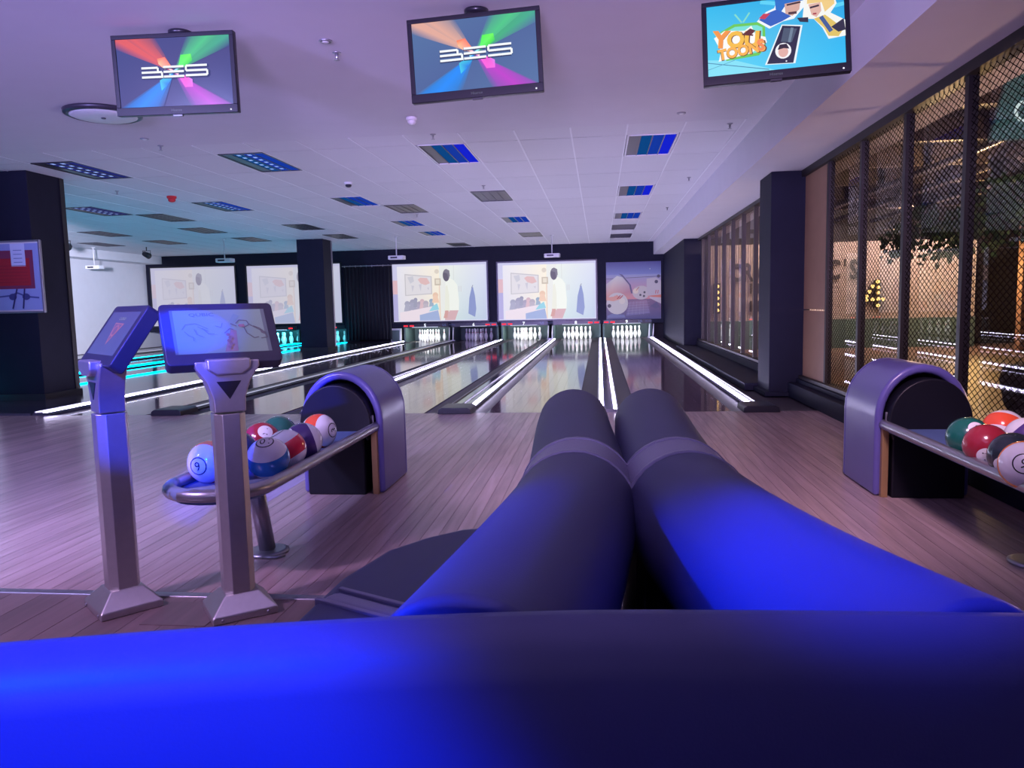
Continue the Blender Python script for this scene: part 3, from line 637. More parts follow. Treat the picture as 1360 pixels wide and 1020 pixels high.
def toons_pic(p):
    cy = (50, 195, 240); p.poly([(0, 0), (1, 0), (1, 1), (0, 1)], [(90, 215, 245), (40, 190, 245), (30, 160, 225), (40, 185, 235)])
    p.poly([(0, .0), (.5, .0), (.2, .2), (0, .24)], (130, 225, 245)); p.line((0, .2), (.45, .02), .006, (60, 130, 170)); p.line((0, .1), (.2, .2), .004, (80, 160, 190))
    for a, b in (((.40, .98), (.6, .9)), ((.85, .78), (1, .82)), ((.88, .9), (.88, .6))): p.line(a, b, .03, (90, 210, 245))
    # old television with lettering
    p.line((.21, .85), (.26, .72), .012, (130, 220, 200)); p.line((.32, .85), (.27, .72), .012, (130, 220, 200))
    p.poly([(.09, .3), (.1, .62), (.2, .71), (.38, .70), (.43, .66), (.43, .34), (.38, .23), (.14, .2)], (105, 200, 80)); p.poly([(.11, .32), (.12, .6), (.21, .67), (.37, .66), (.41, .62), (.41, .36), (.36, .27), (.15, .25)], (120, 225, 215))
    p.poly([(.05, .54), (.13, .63), (.28, .60), (.33, .66), (.36, .52), (.43, .48), (.44, .40), (.32, .27), (.14, .22), (.08, .2), (.1, .35)], (250, 250, 245))
    p.text('YOU', .215, .485, .25, (110, 55, 30), -.1, .95, .06); p.text('YOU', .21, .49, .24, (246, 190, 60), -.1, .95, .05); p.text('TOONS', .255, .32, .17, (110, 55, 30), .12, .9, .06); p.text('TOONS', .252, .325, .16, (250, 180, 70), .12, .9, .05); p.text('Y', .104, .51, .25, (245, 150, 60), -.1, .95, .05); p.text('S', .395, .375, .17, (245, 140, 80), .12, .9, .05)
    p.poly([(.27, .56), (.32, .62), (.36, .58), (.32, .52)], (95, 40, 30)); p.line((.26, .55), (.34, .52), .012, (95, 40, 30))
    # tall dark sign with a small head
    p.poly([(.42, .08), (.55, .62), (.70, .58), (.64, .06)], (235, 245, 250)); p.poly([(.435, .09), (.555, .605), (.685, .565), (.625, .07)], (28, 32, 58)); p.poly([(.565, .57), (.66, .54), (.62, .36), (.54, .38)], (70, 85, 105)); p.line((.6, .36), (.625, .56), .02, (110, 130, 150))
    p.disc(.555, .25, .058, (245, 245, 250), .11); p.disc(.555, .235, .036, (225, 175, 165), .075); p.poly([(.515, .27), (.53, .34), (.58, .345), (.6, .27), (.56, .285)], (40, 30, 40)); p.disc(.575, .1, .006, (230, 230, 240))
    # two helmeted figures
    p.poly([(.37, .70), (.44, .82), (.50, .86), (.53, 1), (.72, 1), (.72, .84), (.64, .68), (.56, .66), (.46, .58)], (240, 246, 252)); p.poly([(.385, .72), (.45, .80), (.52, .84), (.62, .72), (.55, .66), (.47, .61)], (45, 95, 190)); p.poly([(.385, .74), (.42, .80), (.47, .79), (.43, .72)], (200, 60, 80))
    p.poly([(.505, 1), (.51, .84), (.55, .80), (.59, .9), (.71, .92), (.715, 1)], (30, 110, 200)); p.poly([(.58, .76), (.575, .9), (.69, .92), (.68, .80), (.63, .72)], (215, 170, 155)); p.line((.59, .88), (.69, .9), .014, (60, 40, 40)); p.line((.6, .76), (.66, .76), .02, (80, 50, 50))
    p.poly([(.72, .95), (.76, 1), (.92, 1), (.945, .82), (.90, .70), (1, .58), (1, .36), (.88, .34), (.84, .5), (.78, .64), (.70, .66)], (245, 246, 240)); p.poly([(.735, .86), (.74, 1), (.92, 1), (.93, .82), (.86, .72), (.84, .86)], (240, 205, 130))
    p.poly([(.745, .85), (.83, .86), (.835, .74), (.80, .66), (.765, .70)], (225, 180, 165)); p.line((.755, .80), (.82, .82), .014, (50, 35, 45)); p.line((.775, .71), (.80, .71), .012, (170, 60, 70))
    p.poly([(.78, .64), (.86, .68), (.93, .56), (.98, .44), (.95, .36), (.88, .38), (.85, .5)], (225, 195, 95)); p.line((.83, .66), (.9, .44), .03, (60, 90, 150)); p.poly([(.90, .50), (.99, .60), (1, .44), (.95, .42)], (40, 40, 60)); p.poly([(.66, .68), (.74, .67), (.74, .60), (.68, .62)], (40, 40, 55))
def tv(c, yaw, tilt, roll, label, kind, lead):
    t = empty('television', (c[0], c[1], ZC), label=label, cat='television', group='televisions hanging from the plain ceiling')
    R = Matrix.Rotation(math.radians(yaw), 4, 'Z') @ Matrix.Rotation(-math.radians(tilt), 4, 'X') @ Matrix.Rotation(-math.radians(roll), 4, 'Y')
    MB().lathe([(.085, 0), (.085, -.02), (.075, -.03), (.03, -.035)], 24, (0, .12, 0)).build('mount_plate', M_plastic, t); MB().tube([(0, .12, -.02), (0, .12, -.30), (0, .05, -.32)], .02, 10).build('mount_arm', M_plastic, t)
    W_, H_ = .92, .56
    h = MB().box(-W_ / 2, W_ / 2, .0, .045, -H_ / 2, H_ / 2).box(-.3, .3, .045, .075, -.2, .2).build('housing', M_plastic, t, .006)
    h.matrix_local = Matrix.Translation((0, 0, c[2] - ZC)) @ R
    iw, z0, z1 = W_ / 2 - .032, -H_ / 2 + .058, H_ / 2 - .03
    for b in ((-W_ / 2, W_ / 2, -.008, .001, z1, H_ / 2), (-W_ / 2, W_ / 2, -.010, .001, -H_ / 2, z0), (-W_ / 2, -iw, -.008, .001, z0, z1), (iw, W_ / 2, -.008, .001, z0, z1)): MB().box(*b).build('bezel', mat('tv_black', (.008, .008, .014), .45, spec=.2), h, .003)
    p = Pic(2 * iw, z1 - z0)
    if kind == 'toons': toons_pic(p)
    else: logo_pic(p, *kind)
    p.build('screen_picture', M_tv, h, (0, -.001, (z0 + z1) / 2))
    q = Pic(.12, .03); q.text('Hisense', .5, .5, .6, (170, 175, 200)); q.build('brand_lettering', attr_mat('tv_brand', .3), h, (0, -.0108, -H_ / 2 + .03))
    MB().lathe([(.006, 0), (.004, .003)], 10).xf(Matrix.Translation((W_ / 2 - .05, -.0105, -H_ / 2 + .02)) @ Matrix.Rotation(PI / 2, 4, 'X')).build('standby_lamp', glow('standby', (.9, .9, 1), 1.2), h)
    MB().box(-.035, .035, .0, .02, -H_ / 2 - .012, -H_ / 2 + .001).build('sensor_lip', M_plastic, h)
tv((-3.03, 5.44, 2.97), .9, -2.8, -.5, 'left hanging television with colourful beams and white angular logo on navy', ((52, 66, 128), (58, 62, 120), (225, 90, 80)), 1)
tv((-.829, 5.40, 2.961), -.9, .7, 2.25, 'middle hanging television with colourful beams and white angular logo on slate blue', ((76, 112, 158), (70, 98, 150), (225, 170, 150)), 1)
tv((1.158, 5.39, 2.963), -5.6, 8.0, 1.56, 'right hanging television showing a cartoon title on bright cyan', 'toons', 1)

# ================================================================ TOUCHSCREEN KIOSKS
def kiosk(loc, yaw, label, kind):
    t = empty('touchscreen_kiosk', loc, math.radians(yaw), label=label, cat='kiosk', group='touchscreen kiosks at the approach edge')
    b = MB(); s0, s1 = .165, .075
    pts = []
    for s, z in ((.13, 0), (.13, .03), (.068, .095)):
        pts += [(sx * s, sy * s * .95, z) for sx, sy in ((-1, -1), (1, -1), (1, 1), (-1, 1))]
    b.v = pts; b.face((3, 2, 1, 0)); b.face((8, 9, 10, 11))
    for k in (0, 4):
        for i in range(4): j = (i + 1) % 4; b.face((k + i, k + j, k + 4 + j, k + 4 + i))
    b.build('foot', M_metal, t, .006)
    for sx in (-1, 1): MB().lathe([(.008, 0), (.006, .004)], 10).xf(Matrix.Translation((sx * .09, -.1235, .016)) @ Matrix.Rotation(PI / 2, 4, 'X')).build('bolt', M_steel, t)
    oc = [(-.034, -.062), (.034, -.062), (.062, -.03), (.062, .045), (.034, .062), (-.034, .062), (-.062, .045), (-.062, -.03)]
    MB().prism(oc, .085, .845, 'z').build('post', M_metal, t, .003)
    nk = MB().prism([(-.062, .85), (.062, .85), (.064, .91), (.085, .975), (.125, 1.035), (.125, 1.06), (-.125, 1.06), (-.125, 1.035), (-.085, .975), (-.064, .91)], -.055, .05, 'y').build('neck', M_metal, t, .006)
    MB().prism([(0, .905), (.048, .978), (-.048, .978)], -.058, -.05, 'y').build('dark_triangle_plate', M_plastic, nk)  # black plate laid on the neck for the shade of a triangular hole
    MB().prism([(-.085, 1.03), (-.05, 1.005), (.05, 1.005), (.085, 1.03), (.085, 1.07), (-.085, 1.07)], -.085, -.02, 'y').build('tilt_bracket', M_metal, t, .008)
    R = Matrix.Translation((0, .045, 1.165)) @ Matrix.Rotation(-math.radians(35), 4, 'X')
    w, h = .225, .148; r = .02
    rr = [(x + sx * 0, z) for x, z, sx in ()]
    ol = arc(w - r, h - r, r, 0, 90, 4) + arc(-w + r, h - r, r, 90, 180, 4) + arc(-w + r, -h + r, r, 180, 270, 4) + arc(w - r, -h + r, r, 270, 360, 4)
    m = MB().prism(ol, -.012, .05, 'y').build('monitor', mat('kiosk_black', (.028, .028, .04), .4, spec=.3), t, .006); m.matrix_local = R
    p = Pic(.375, .212)
    if kind == 'a':
        p.poly([(0, 0), (1, 0), (1, 1), (0, 1)], [(90, 140, 190), (140, 150, 175), (150, 165, 195), (110, 155, 205)]); p.rect(0, 0, .03, 1, (60, 90, 150)); p.rect(.96, 0, 1, 1, (90, 100, 135))
        p.poly([(.5, .02), (.64, .02), (.66, .5), (.6, .52), (.5, .3)], (150, 110, 150)); p.poly([(.3, 0), (.5, .02), (.62, .62), (.72, .84), (.66, .9), (.52, .5)], (120, 150, 195))
        p.text('QUBIC', .32, .88, .085, (60, 85, 140), 0, 1.5)
        ink = (62, 84, 130)
        for q in ([(.1, .55), (.14, .66), (.24, .68), (.3, .62), (.36, .55)], [(.12, .5), (.16, .40), (.2, .36), (.2, .28)], [(.22, .55), (.24, .42), (.3, .36)], [(.26, .6), (.32, .52), (.36, .42), (.42, .42)], [(.3, .56), (.36, .48)], [(.44, .6), (.5, .56), (.52, .66)]): p.path(q, .006, ink)
        ink = (70, 62, 92)
        for q in ([(.66, .64), (.70, .72), (.78, .70), (.8, .6), (.74, .54), (.68, .58)], [(.74, .54), (.76, .40), (.83, .28), (.88, .3)], [(.8, .6), (.86, .52), (.92, .44)], [(.84, .56), (.9, .5), (.95, .4), (.97, .28), (.9, .26)], [(.6, .62), (.66, .56)], [(.52, .4), (.58, .5), (.62, .48)]): p.path(q, .012, ink)
        p.poly([(.68, .60), (.74, .6), (.75, .54), (.69, .53)], (165, 95, 110)); p.poly([(.90, .46), (.96, .4), (.95, .34), (.91, .38)], (80, 70, 100))
        for i in range(5): p.disc(.55 + .02 * (i % 2), .08 + .07 * i, .02, (120, 80, 120))
        es = .42
    else:
        p.grad(0, 0, 1, 1, (70, 92, 145), (58, 70, 118)); p.poly([(.35, .74), (.68, .72), (.47, .22)], (205, 120, 125)); p.poly([(.38, .71), (.63, .695), (.48, .30)], (120, 80, 115)); p.poly(arc(.51, .55, .09, 0, 330, 11, .14), (205, 115, 120)); p.poly(arc(.51, .55, .06, 0, 330, 11, .10), (130, 80, 110))
        p.text('CLOSED', .52, .83, .06, (190, 195, 215), 0, 1.3); es = .5
    p.build('touch_picture', attr_mat('kiosk_picture_' + kind, es, .07, .3), m, (0, -.0125, .008))
    MB().box(-.045, .04, -.014, -.012, -.133, -.128).build('brand_line', glow('brand_line', (.5, .55, .8), .5), m)
kiosk((-1.525, 2.985, 0), 37.5, 'touchscreen kiosk with pale drawn picture, facing right beside the ball rack', 'a')
kiosk((-2.06, 3.0, 0), -41, 'leftmost touchscreen kiosk turned away to the left, red triangle on screen', 'b')
# ================================================================ BALL RETURNS
RZ = .46
def ball_return(xc, side, label_h):
    """side +1: the open flank with the bronze strip is on the right (+x)"""
    t = empty('ball_return', (xc, 5.3, 0), label=label_h, cat='ball return', group='ball returns on the approach')
    w = .285
    outer = [(-w, 0), (w, 0), (w, .50)] + arc(0, .50, w, 0, 180, 16, .335)[1:-1] + [(-w, .50)]
    inner = [(-w + .05, .0), (-w + .05, .48)] + arc(0, .48, w - .05, 180, 0, 16, .30)[1:-1] + [(w - .05, .48), (w - .05, .0)]
    # shell: arched hood, open to the front, closed behind
    shell = MB(); shell.prism([(-w, .0)] + [(-w, .50)] + arc(0, .50, w, 180, 0, 18, .335)[1:-1] + [(w, .50), (w, 0)] + inner[::-1], -.30, .30, 'y', sm=False)
    shell.prism(outer, .28, .34, 'y')
    shell.build('hood_shell', M_shell, t, .045, 4)
    MB().prism([(-w + .04, .0), (w - .04, .0), (w - .04, .48)] + arc(0, .48, w - .04, 0, 180, 14, .30)[1:-1] + [(-w + .04, .48)], -.10, .26, 'y').build('inner_core', M_core, t, .01)
    # black front: narrow lower box, wide mushroom cap
    ws = .235
    MB().box(-ws + .02 - side * .02, ws - .03 - side * .035, -.35, -.1, .0, .46).build('front_box', M_core, t, .012)
    cap = arc(0, .49, .245, -28, 208, 22, .262); cap = [(x - side * .02, z) for x, z in cap]
    cap = [(ws - .03 - side * .02, .40)] + cap + [(-ws + .03 - side * .02, .40)]
    MB().prism(cap, -.37, -.09, 'y').build('mouth_cap', M_core, t, .03, 3)
    MB().prism(arc(-side * .02, .52, .13, 0, 360 - 24, 14, .14), -.3705, -.36, 'y').build('ball_mouth', M_core, t)
    xo = side * (w - .055)
    MB().box(xo - .02, xo + .02, -.33, -.295, .0, .44).build('bronze_strip', mat('bronze', (.42, .26, .12), .4, .5), t, .003)
    MB().box(xo - .03 * side - .03, xo - .03 * side + .03, -.32, -.30, .44, .54).build('side_bracket', M_steel, t, .004)
    # rack: one bent tube, tray, post
    hw = .235; yf = 3.10 - 5.3
    pts = [(hw, -.16, RZ)] + [(hw, -.16 + (yf + .25 + .16) * i / 8, RZ) for i in range(1, 9)]
    pts += [(hw * math.cos(math.radians(a)), yf + .25 + .25 * math.sin(math.radians(a)), RZ) for a in range(-12, -180, -12)] + [(-hw, yf + .25, RZ)] + [(-hw, yf + .25 + (-.16 - yf - .25) * i / 8, RZ) for i in range(1, 9)]
    MB().tube(pts, .030, 12).build('rack_rail', M_steel, t)
    tr = [(hw * .92, -.1)] + [(hw * .92 * math.cos(math.radians(a)), yf + .25 + .235 * math.sin(math.radians(a))) for a in range(0, -181, -15)] + [(-hw * .92, -.1)]
    MB().prism(tr, RZ - .045, RZ - .02, 'z').build('rack_tray', mat('tray_blue', (.10, .16, .34), .3), t)
    MB().tube([(hw * .96, yf + .22, RZ + .002)] + [(hw * .98 * math.cos(math.radians(a)), yf + .25 + .25 * math.sin(math.radians(a)), RZ + .002) for a in range(-100, -175, -12)], .0315, 12).build('end_bumper', mat('bumper_blue', (.22, .3, .55), .3), t)
    MB().tube([(0, yf + .55, RZ - .04), (.01, yf + .64, .02)], .042, 14).build('rack_post', M_steel, t); MB().lathe([(.11, 0), (.11, .012), (.09, .018)], 24, (.01, yf + .64, 0)).build('post_foot', M_steel, t)
    MB().tube([(.03, yf + .53, .008), (.1, yf + .53, .008), (.14, yf + .56, .012)], .008, 6).build('foot_lug', M_steel, t)
    return t
ball_return(-1.75, 1, 'left ball return, violet hood and tube rack beside the kiosks')
ball_return(2.00, -1, 'right ball return, violet hood and tube rack by the mesh partition')

BR = .104
def ball_mat(name, col, striped):
    if name in MATS: return MATS[name]
    m = bpy.data.materials.new(name); m.use_nodes = True; nt = m.node_tree; b = nt.nodes['Principled BSDF']; b.inputs['Roughness'].default_value = .18; b.inputs['Coat Weight'].default_value = .3
    if striped:
        tc = nt.nodes.new('ShaderNodeTexCoord'); sx = nt.nodes.new('ShaderNodeSeparateXYZ'); ab = nt.nodes.new('ShaderNodeMath'); ab.operation = 'ABSOLUTE'; lt = nt.nodes.new('ShaderNodeMath'); lt.operation = 'LESS_THAN'; lt.inputs[1].default_value = .042
        mx = nt.nodes.new('ShaderNodeMix'); mx.data_type = 'RGBA'; mx.inputs['A'].default_value = (.8, .79, .82, 1); mx.inputs['B'].default_value = (*col, 1)
        nt.links.new(tc.outputs['Object'], sx.inputs[0]); nt.links.new(sx.outputs['Z'], ab.inputs[0]); nt.links.new(ab.outputs[0], lt.inputs[0]); nt.links.new(lt.outputs[0], mx.inputs['Factor']); nt.links.new(mx.outputs['Result'], b.inputs['Base Color'])
    else: b.inputs['Base Color'].default_value = (*col, 1)
    MATS[name] = m; return m
sph = MB().lathe([(BR * math.sin(PI * i / 20) + (1e-4 if i in (0, 20) else 0), -BR * math.cos(PI * i / 20)) for i in range(21)], 32)
M_badge = mat('badge_white', (.8, .8, .82), .25); M_ink = mat('badge_ink', (.01, .01, .015), .35); M_hole = mat('finger_hole_disc', (.005, .005, .01), .6)
def on_ball(x, y, k): z = math.sqrt(max(0, BR * BR - x * x - y * y)); f = (BR + k) / BR; return (x * f, y * f, z * f)
def disc_on(r0, r1, k, n=28):
    mb = MB(); rings = 4; R = [r0 + (r1 - r0) * i / rings for i in range(rings + 1)]
    for r in R:
        for i in range(n): a = 2 * PI * i / n; mb.v.append(on_ball(r * math.cos(a), r * math.sin(a), k))
    for j in range(rings):
        for i in range(n): i2 = (i + 1) % n; mb.face((j * n + i, (j + 1) * n + i, (j + 1) * n + i2, j * n + i2), 0, True)
    return mb
def ball(loc, col, striped, num, pole, spin, label, name, holes=None):
    o = link('bowling_ball', sph.mesh('bowling_ball', ball_mat('ball_' + name, col, striped)), None, loc); tag(o, label, 'bowling ball', 'bowling balls on the return racks')
    q = Vector(pole).normalized().to_track_quat('Z', 'Y'); o.rotation_mode = 'QUATERNION'
    from mathutils import Quaternion
    o.rotation_quaternion = q @ Quaternion((0, 0, 1), math.radians(spin))
    if not striped: disc_on(.0, .04, .0003).build('number_badge', M_badge, o)
    disc_on(.038, .043, .0006).build('badge_ring', M_ink, o) if striped else None
    if num:
        vv, ff = text_geo(num); mb = MB(); H = .042
        mb.v = [on_ball(x * H, y * H, .0009) for x, y in vv]
        for f in ff: mb.face(f)
        mb.build('ball_number', M_ink, o)
    for hx, hy, hz in (holes or ()):
        d = Vector((hx, hy, hz)).normalized(); mb = MB().lathe([(.013, -.004), (.013, .0008)], 14); mb.xf(Matrix.Translation(d * BR) @ d.to_track_quat('Z', 'Y').to_matrix().to_4x4()); mb.build('finger_hole_disc', M_hole, o)  # near-black disc on the surface for the shade inside a hole
zb = .535
ORG, BLU, RED, PUR, GRN, MAR, BLK = (.95, .28, .05), (.02, .16, .50), (.75, .03, .07), (.08, .04, .19), (.01, .12, .09), (.33, .02, .04), (.02, .03, .04)
ball((-1.88, 3.47, zb), ORG, True, '9', (-.08, -1, .0), 15, 'white bowling ball numbered 9 with orange band, left end of rack', 'orange')
ball((-1.625, 3.56, zb), BLU, True, '10', (.05, -.42, .9), 190, 'white and blue banded bowling ball beside the kiosk post', 'blue', [(.55, -.83, -.1)])
ball((-1.63, 3.79, zb), RED, True, '', (-.45, -.15, .9), 0, 'white and red banded bowling ball behind the blue one', 'red')
ball((-1.63, 4.02, zb), PUR, True, '', (.75, .55, .25), 0, 'purple banded bowling ball on the left rack', 'purple', [(.1, -.2, .9), (.4, .1, .9)])
ball((-1.67, 4.37, zb), (.85, .10, .04), True, '3', (.94, -.25, .1), 90, 'white bowling ball numbered 3 with orange-red band, nearest the left hood', 'orange_red')
ball((-1.88, 4.28, zb), GRN, False, '6', (-.9, .2, .5), 0, 'dark green bowling ball at the back of the left rack', 'green')
ball((-1.88, 4.05, zb), MAR, False, '7', (.5, -.6, .62), 160, 'dark red bowling ball numbered 7 behind the kiosk post', 'maroon')
ball((-1.88, 3.75, zb), BLK, False, '8', (-.9, .3, .3), 0, 'black bowling ball almost hidden by the kiosk post', 'black')
ball((1.86, 4.10, zb), GRN, False, '6', (.03, -1.0, .7), 150, 'dark green bowling ball numbered 6 nearest the right hood', 'green')
ball((1.84, 3.87, zb), MAR, False, '7', (-.42, -.89, -.35), 10, 'dark red bowling ball numbered 7 on the right rack', 'maroon')
ball((1.84, 3.63, zb), BLK, False, '8', (-.82, -.69, -.4), 20, 'black bowling ball with white badge on the right rack', 'black')
ball((1.785, 3.42, zb), ORG, True, '9', (-.5, -.85, .25), -15, 'white bowling ball numbered 9 at the right edge', 'orange')
ball((2.15, 4.35, zb), (.85, .10, .04), True, '', (-.5, -.5, -.7), 0, 'white and orange-red bowling ball at the back of the right rack', 'orange_red')
ball((2.13, 4.08, zb), PUR, True, '', (.5, -.6, -.6), 0, 'purple bowling ball cut by the right edge of the picture', 'purple')

# ================================================================ SEATING
def back_profile(r, zt, half, z0, grow=0):
    zc = zt - r; a0 = math.degrees(math.asin(-min(.95, .75)))
    p = [(x, z) for x, z in arc(0, zc, r + grow, -48, 228, 26)]
    return [(half + grow, z0)] + p + [(-half - grow, z0)]
def along(path, a, b, n):
    """points at even steps on a polyline with rounded corner, between parameters a..b (0..1)"""
    P = [Vector(p) for p in path]; L = [0]
    for u, v in zip(P, P[1:]): L.append(L[-1] + (v - u).length)
    out = []
    for i in range(n + 1):
        s = (a + (b - a) * i / n) * L[-1]
        for k in range(len(P) - 1):
            if s <= L[k + 1] + 1e-9: out.append(tuple(P[k].lerp(P[k + 1], (s - L[k]) / (L[k + 1] - L[k])))); break
    return out
def bez(a, b, c, d, n=24):
    out = []
    for i in range(n + 1):
        t = i / n; q = Vector(a) * (1 - t) ** 3 + Vector(b) * 3 * t * (1 - t) ** 2 + Vector(c) * 3 * t * t * (1 - t) + Vector(d) * t ** 3; out.append(tuple(q))
    return out
ZT = .95
def sofa(path, seat_poly, band_seat, label, sgn):
    t = empty('curved_sofa', (0, 0, 0), label=label, cat='sofa', group='back-to-back sofas in the foreground')
    fb, nb_ = .525, .60           # trim band between these shares of the length
    pr = back_profile(.127, ZT, .105, .06)
    MB().sweep(along(path, 0, fb, 14), pr).build('backrest', M_vinyl, t, .02, 3)
    MB().sweep(along(path, fb - .002, nb_ + .002, 4), back_profile(.127, ZT, .105, .06, .004)).build('trim_band', M_vinyl2, t, .004)
    MB().sweep(along(path, nb_, 1, 14), back_profile(.130, ZT + .004, .107, .06)).build('backrest', M_vinyl, t, .012, 3)
    for f in (fb, nb_):   # piping at both edges of the band
        a = along(path, f - .004, f + .004, 2); MB().sweep(a, back_profile(.127, ZT, .105, .06, .0065)).build('piping', M_vinyl2, t)
    s = MB().prism(seat_poly, .27, .45, 'z').build('seat', M_vinyl, t, .045, 4)
    cx = sum(p[0] for p in seat_poly) / len(seat_poly); cy = sum(p[1] for p in seat_poly) / len(seat_poly)
    MB().prism([(cx + (x - cx) * .9, cy + (y - cy) * .94) for x, y in seat_poly], .0, .28, 'z').build('base', M_black, t, .01)
    (x0, y0), (x1, y1) = band_seat; d = Vector((x1 - x0, y1 - y0)).normalized() ; nn = Vector((-d.y, d.x))
    for off, wd, z, m in ((0, .035, .453, M_vinyl2), (.045, .008, .458, M_vinyl2), (-.045, .008, .458, M_vinyl2)):
        q = [Vector((x0, y0)) + nn * (off - wd), Vector((x1, y1)) + nn * (off - wd), Vector((x1, y1)) + nn * (off + wd), Vector((x0, y0)) + nn * (off + wd)]
        MB().prism([(v.x, v.y) for v in q], .30, z, 'z').build('seat_band', m, t, .02 if wd > .01 else .003, 3)
pl = bez((-.098, 2.80), (-.085, 2.2), (-.03, 1.75), (-.065, 1.45), 14)[:-1] + bez((-.065, 1.45), (-.085, 1.25), (-.115, 1.0), (-.148, .775), 10)
pr_ = bez((.178, 2.80), (.17, 2.3), (.15, 1.8), (.185, 1.5), 14)[:-1] + bez((.185, 1.5), (.21, 1.28), (.27, 1.02), (.372, .79), 10)
sl = [(-.16, 2.76), (-.40, 2.76), (-.52, 2.72), (-.634, 2.61), (-.735, 2.46), (-.80, 2.2), (-.815, 1.9), (-.82, 1.6), (-.85, 1.2), (-.9, .92), (-.2, .9), (-.16, 1.25), (-.13, 1.6)]
sofa(pl, sl, ((-.14, 1.72), (-.775, 2.04)), 'dark blue vinyl sofa with rounded backrest, left of the foreground pair', -1)
srr = [(.24, 2.76), (.48, 2.76), (.60, 2.72), (.71, 2.61), (.81, 2.46), (.88, 2.2), (.90, 1.9), (.93, 1.6), (1.0, 1.3), (1.1, 1.0), (.46, .93), (.33, 1.25), (.26, 1.6)]
sofa(pr_, srr, ((.27, 1.7), (.89, 2.0)), 'dark blue vinyl sofa with rounded backrest, right of the foreground pair', 1)
# bench whose back fills the bottom of the picture
t = empty('blue_bench', (0, 0, 0), label='blue upholstered bench back across the bottom of the picture', cat='bench')
fp = bez((-1.3, .40), (-.75, .60), (-.25, .735), (.05, .75), 16)[:-1] + bez((.05, .75), (.35, .765), (.8, .77), (1.35, .79), 14)
rc = .049
prf = [(.05, .1), (.05, ZT - rc)] + arc(.05 - rc, ZT - rc, rc, 0, 90, 5)[1:] + arc(-.05 + rc, ZT - rc, rc, 90, 180, 5) + [(-.05, .1)]
MB().sweep(fp, prf).build('backrest', M_vinyl, t)
MB().prism([(x, y - .08) for x, y in fp] + [(1.35, .05), (-1.3, -.15)], .28, .44, 'z').build('seat', M_vinyl, t, .03, 3)
MB().prism([(x * .97, y - .1) for x, y in fp] + [(1.3, .12), (-1.25, -.05)], .0, .285, 'z').build('base', M_black, t)

# poster frame on the near column
t = empty('framed_notice', (-8.25, 10.25, 1.80), label='framed red notice with white label on the dark left column', cat='notice')
MB().box(-.42, .36, -.03, -.002, -.48, .5).build('backing', M_white, t, .004)
p = Pic(.74, .94); p.rect(0, 0, 1, 1, (150, 165, 215)); p.rect(.0, .32, .88, .9, (130, 60, 90)); p.rect(.04, .37, .80, .78, (170, 50, 60)); p.rect(.42, .66, .72, 1, (205, 215, 245))
for i in range(6): p.line((.1, .42 + i * .05), (.75, .42 + i * .05), .008, (130, 45, 60))
for i in range(4): p.line((.48, .72 + i * .06), (.66, .72 + i * .06), .012, (110, 130, 180))
p.path([(.05, .2), (.35, .22), (.5, .26), (.7, .2), (.95, .18)], .03, (80, 90, 150)); p.disc(.4, .2, .08, (70, 75, 130), .05); p.disc(.68, .2, .08, (70, 75, 130), .05); p.line((.5, .32), (.38, .02), .03, (60, 60, 110)); p.line((.66, .32), (.6, .02), .03, (60, 60, 110))
p.build('printed_sheet', attr_mat('notice_print', 1, 0, .4, True), t, (-.03, -.033, .01))
for b in ((-.43, .37, -.045, -.001, .5, .525), (-.43, .37, -.045, -.001, -.505, -.48), (.35, .375, -.045, -.001, -.5, .52)): MB().box(*b).build('frame_bar', M_steel, t, .003)

# ================================================================ RESTAURANT BEHIND THE PARTITION
struct(MB().box(3.1, 14, 1, 22, 3.5, 3.6).build('ceiling_restaurant', M_dark)); struct(MB().box(11.9, 12.0, -2, 22, 0, 3.6).build('wall_restaurant', M_dark)); struct(MB().box(2.7, 12, 21.0, 21.1, 0, 3.6).build('wall_restaurant_end', M_dark))
struct(MB().box(2.8, 11.9, 1, 21, -.02, .0).build('floor_restaurant', mat('restaurant_floor', (.16, .10, .08), .45, noise=.2, nscale=3)))
struct(MB().box(8.95, 11.8, 17.6, 17.8, 0, 2.9).build('wall_brick', mat('brown_brick', (.24, .13, .09), .7, noise=.35, nscale=9)))
# corrugated metal wall with ribs
cw_ = empty('corrugated_wall', (2.75, 20.0, 0), label='warm lit corrugated metal wall behind the partition', cat='wall panel')
nr = 110; pts = []
for i in range(nr * 2 + 1): pts.append((i * 6.35 / (nr * 2), .03 if i % 2 else 0.))
MB().prism(pts + [(x, y + .02) for x, y in pts[::-1]], .72, 2.62, 'z').build('corrugated_sheet', M_corr, cw_)
MB().box(0, 6.35, -.05, .1, .0, .72).build('counter_front', M_pit, cw_)
def sign_letters(s, x, z, h, dx):
    t = empty('sign_letters', (x, 19.96, z), label='dark letters %s on the corrugated wall' % s, cat='sign', group='letters on the corrugated wall')
    for i, ch in enumerate(s):
        vv, ff = text_geo(ch, .035); mb = MB(); hh = h * (.35 if ch == "'" else 1); zo = h * .33 if ch == "'" else 0
        mb.v = [(dx[i] + a * hh * .62, -.03, zo + b * hh) for a, b in vv] + [(dx[i] + a * hh * .62, 0, zo + b * hh) for a, b in vv]
        for f in ff: mb.face(f)
        mb.build('letter', M_letter, t)
sign_letters('CRA', 3.42, 1.93, .46, (0, .30, .60)); sign_letters("C'S", 5.78, 1.94, .50, (0, .24, .45))
t = empty('small_lettering', (3.95, 19.97, 1.3), label='small faded dark lettering marks under the large letters CRA', cat='sign')
for i in range(4): MB().box(-.2 + i * .1, -.15 + i * .1, -.02, 0, .1, .35).build('letter_stroke', M_letter, t); MB().box(-.2 + i * .1, -.15 + i * .1, -.02, 0, -.35, -.08).build('letter_stroke', M_letter, t)
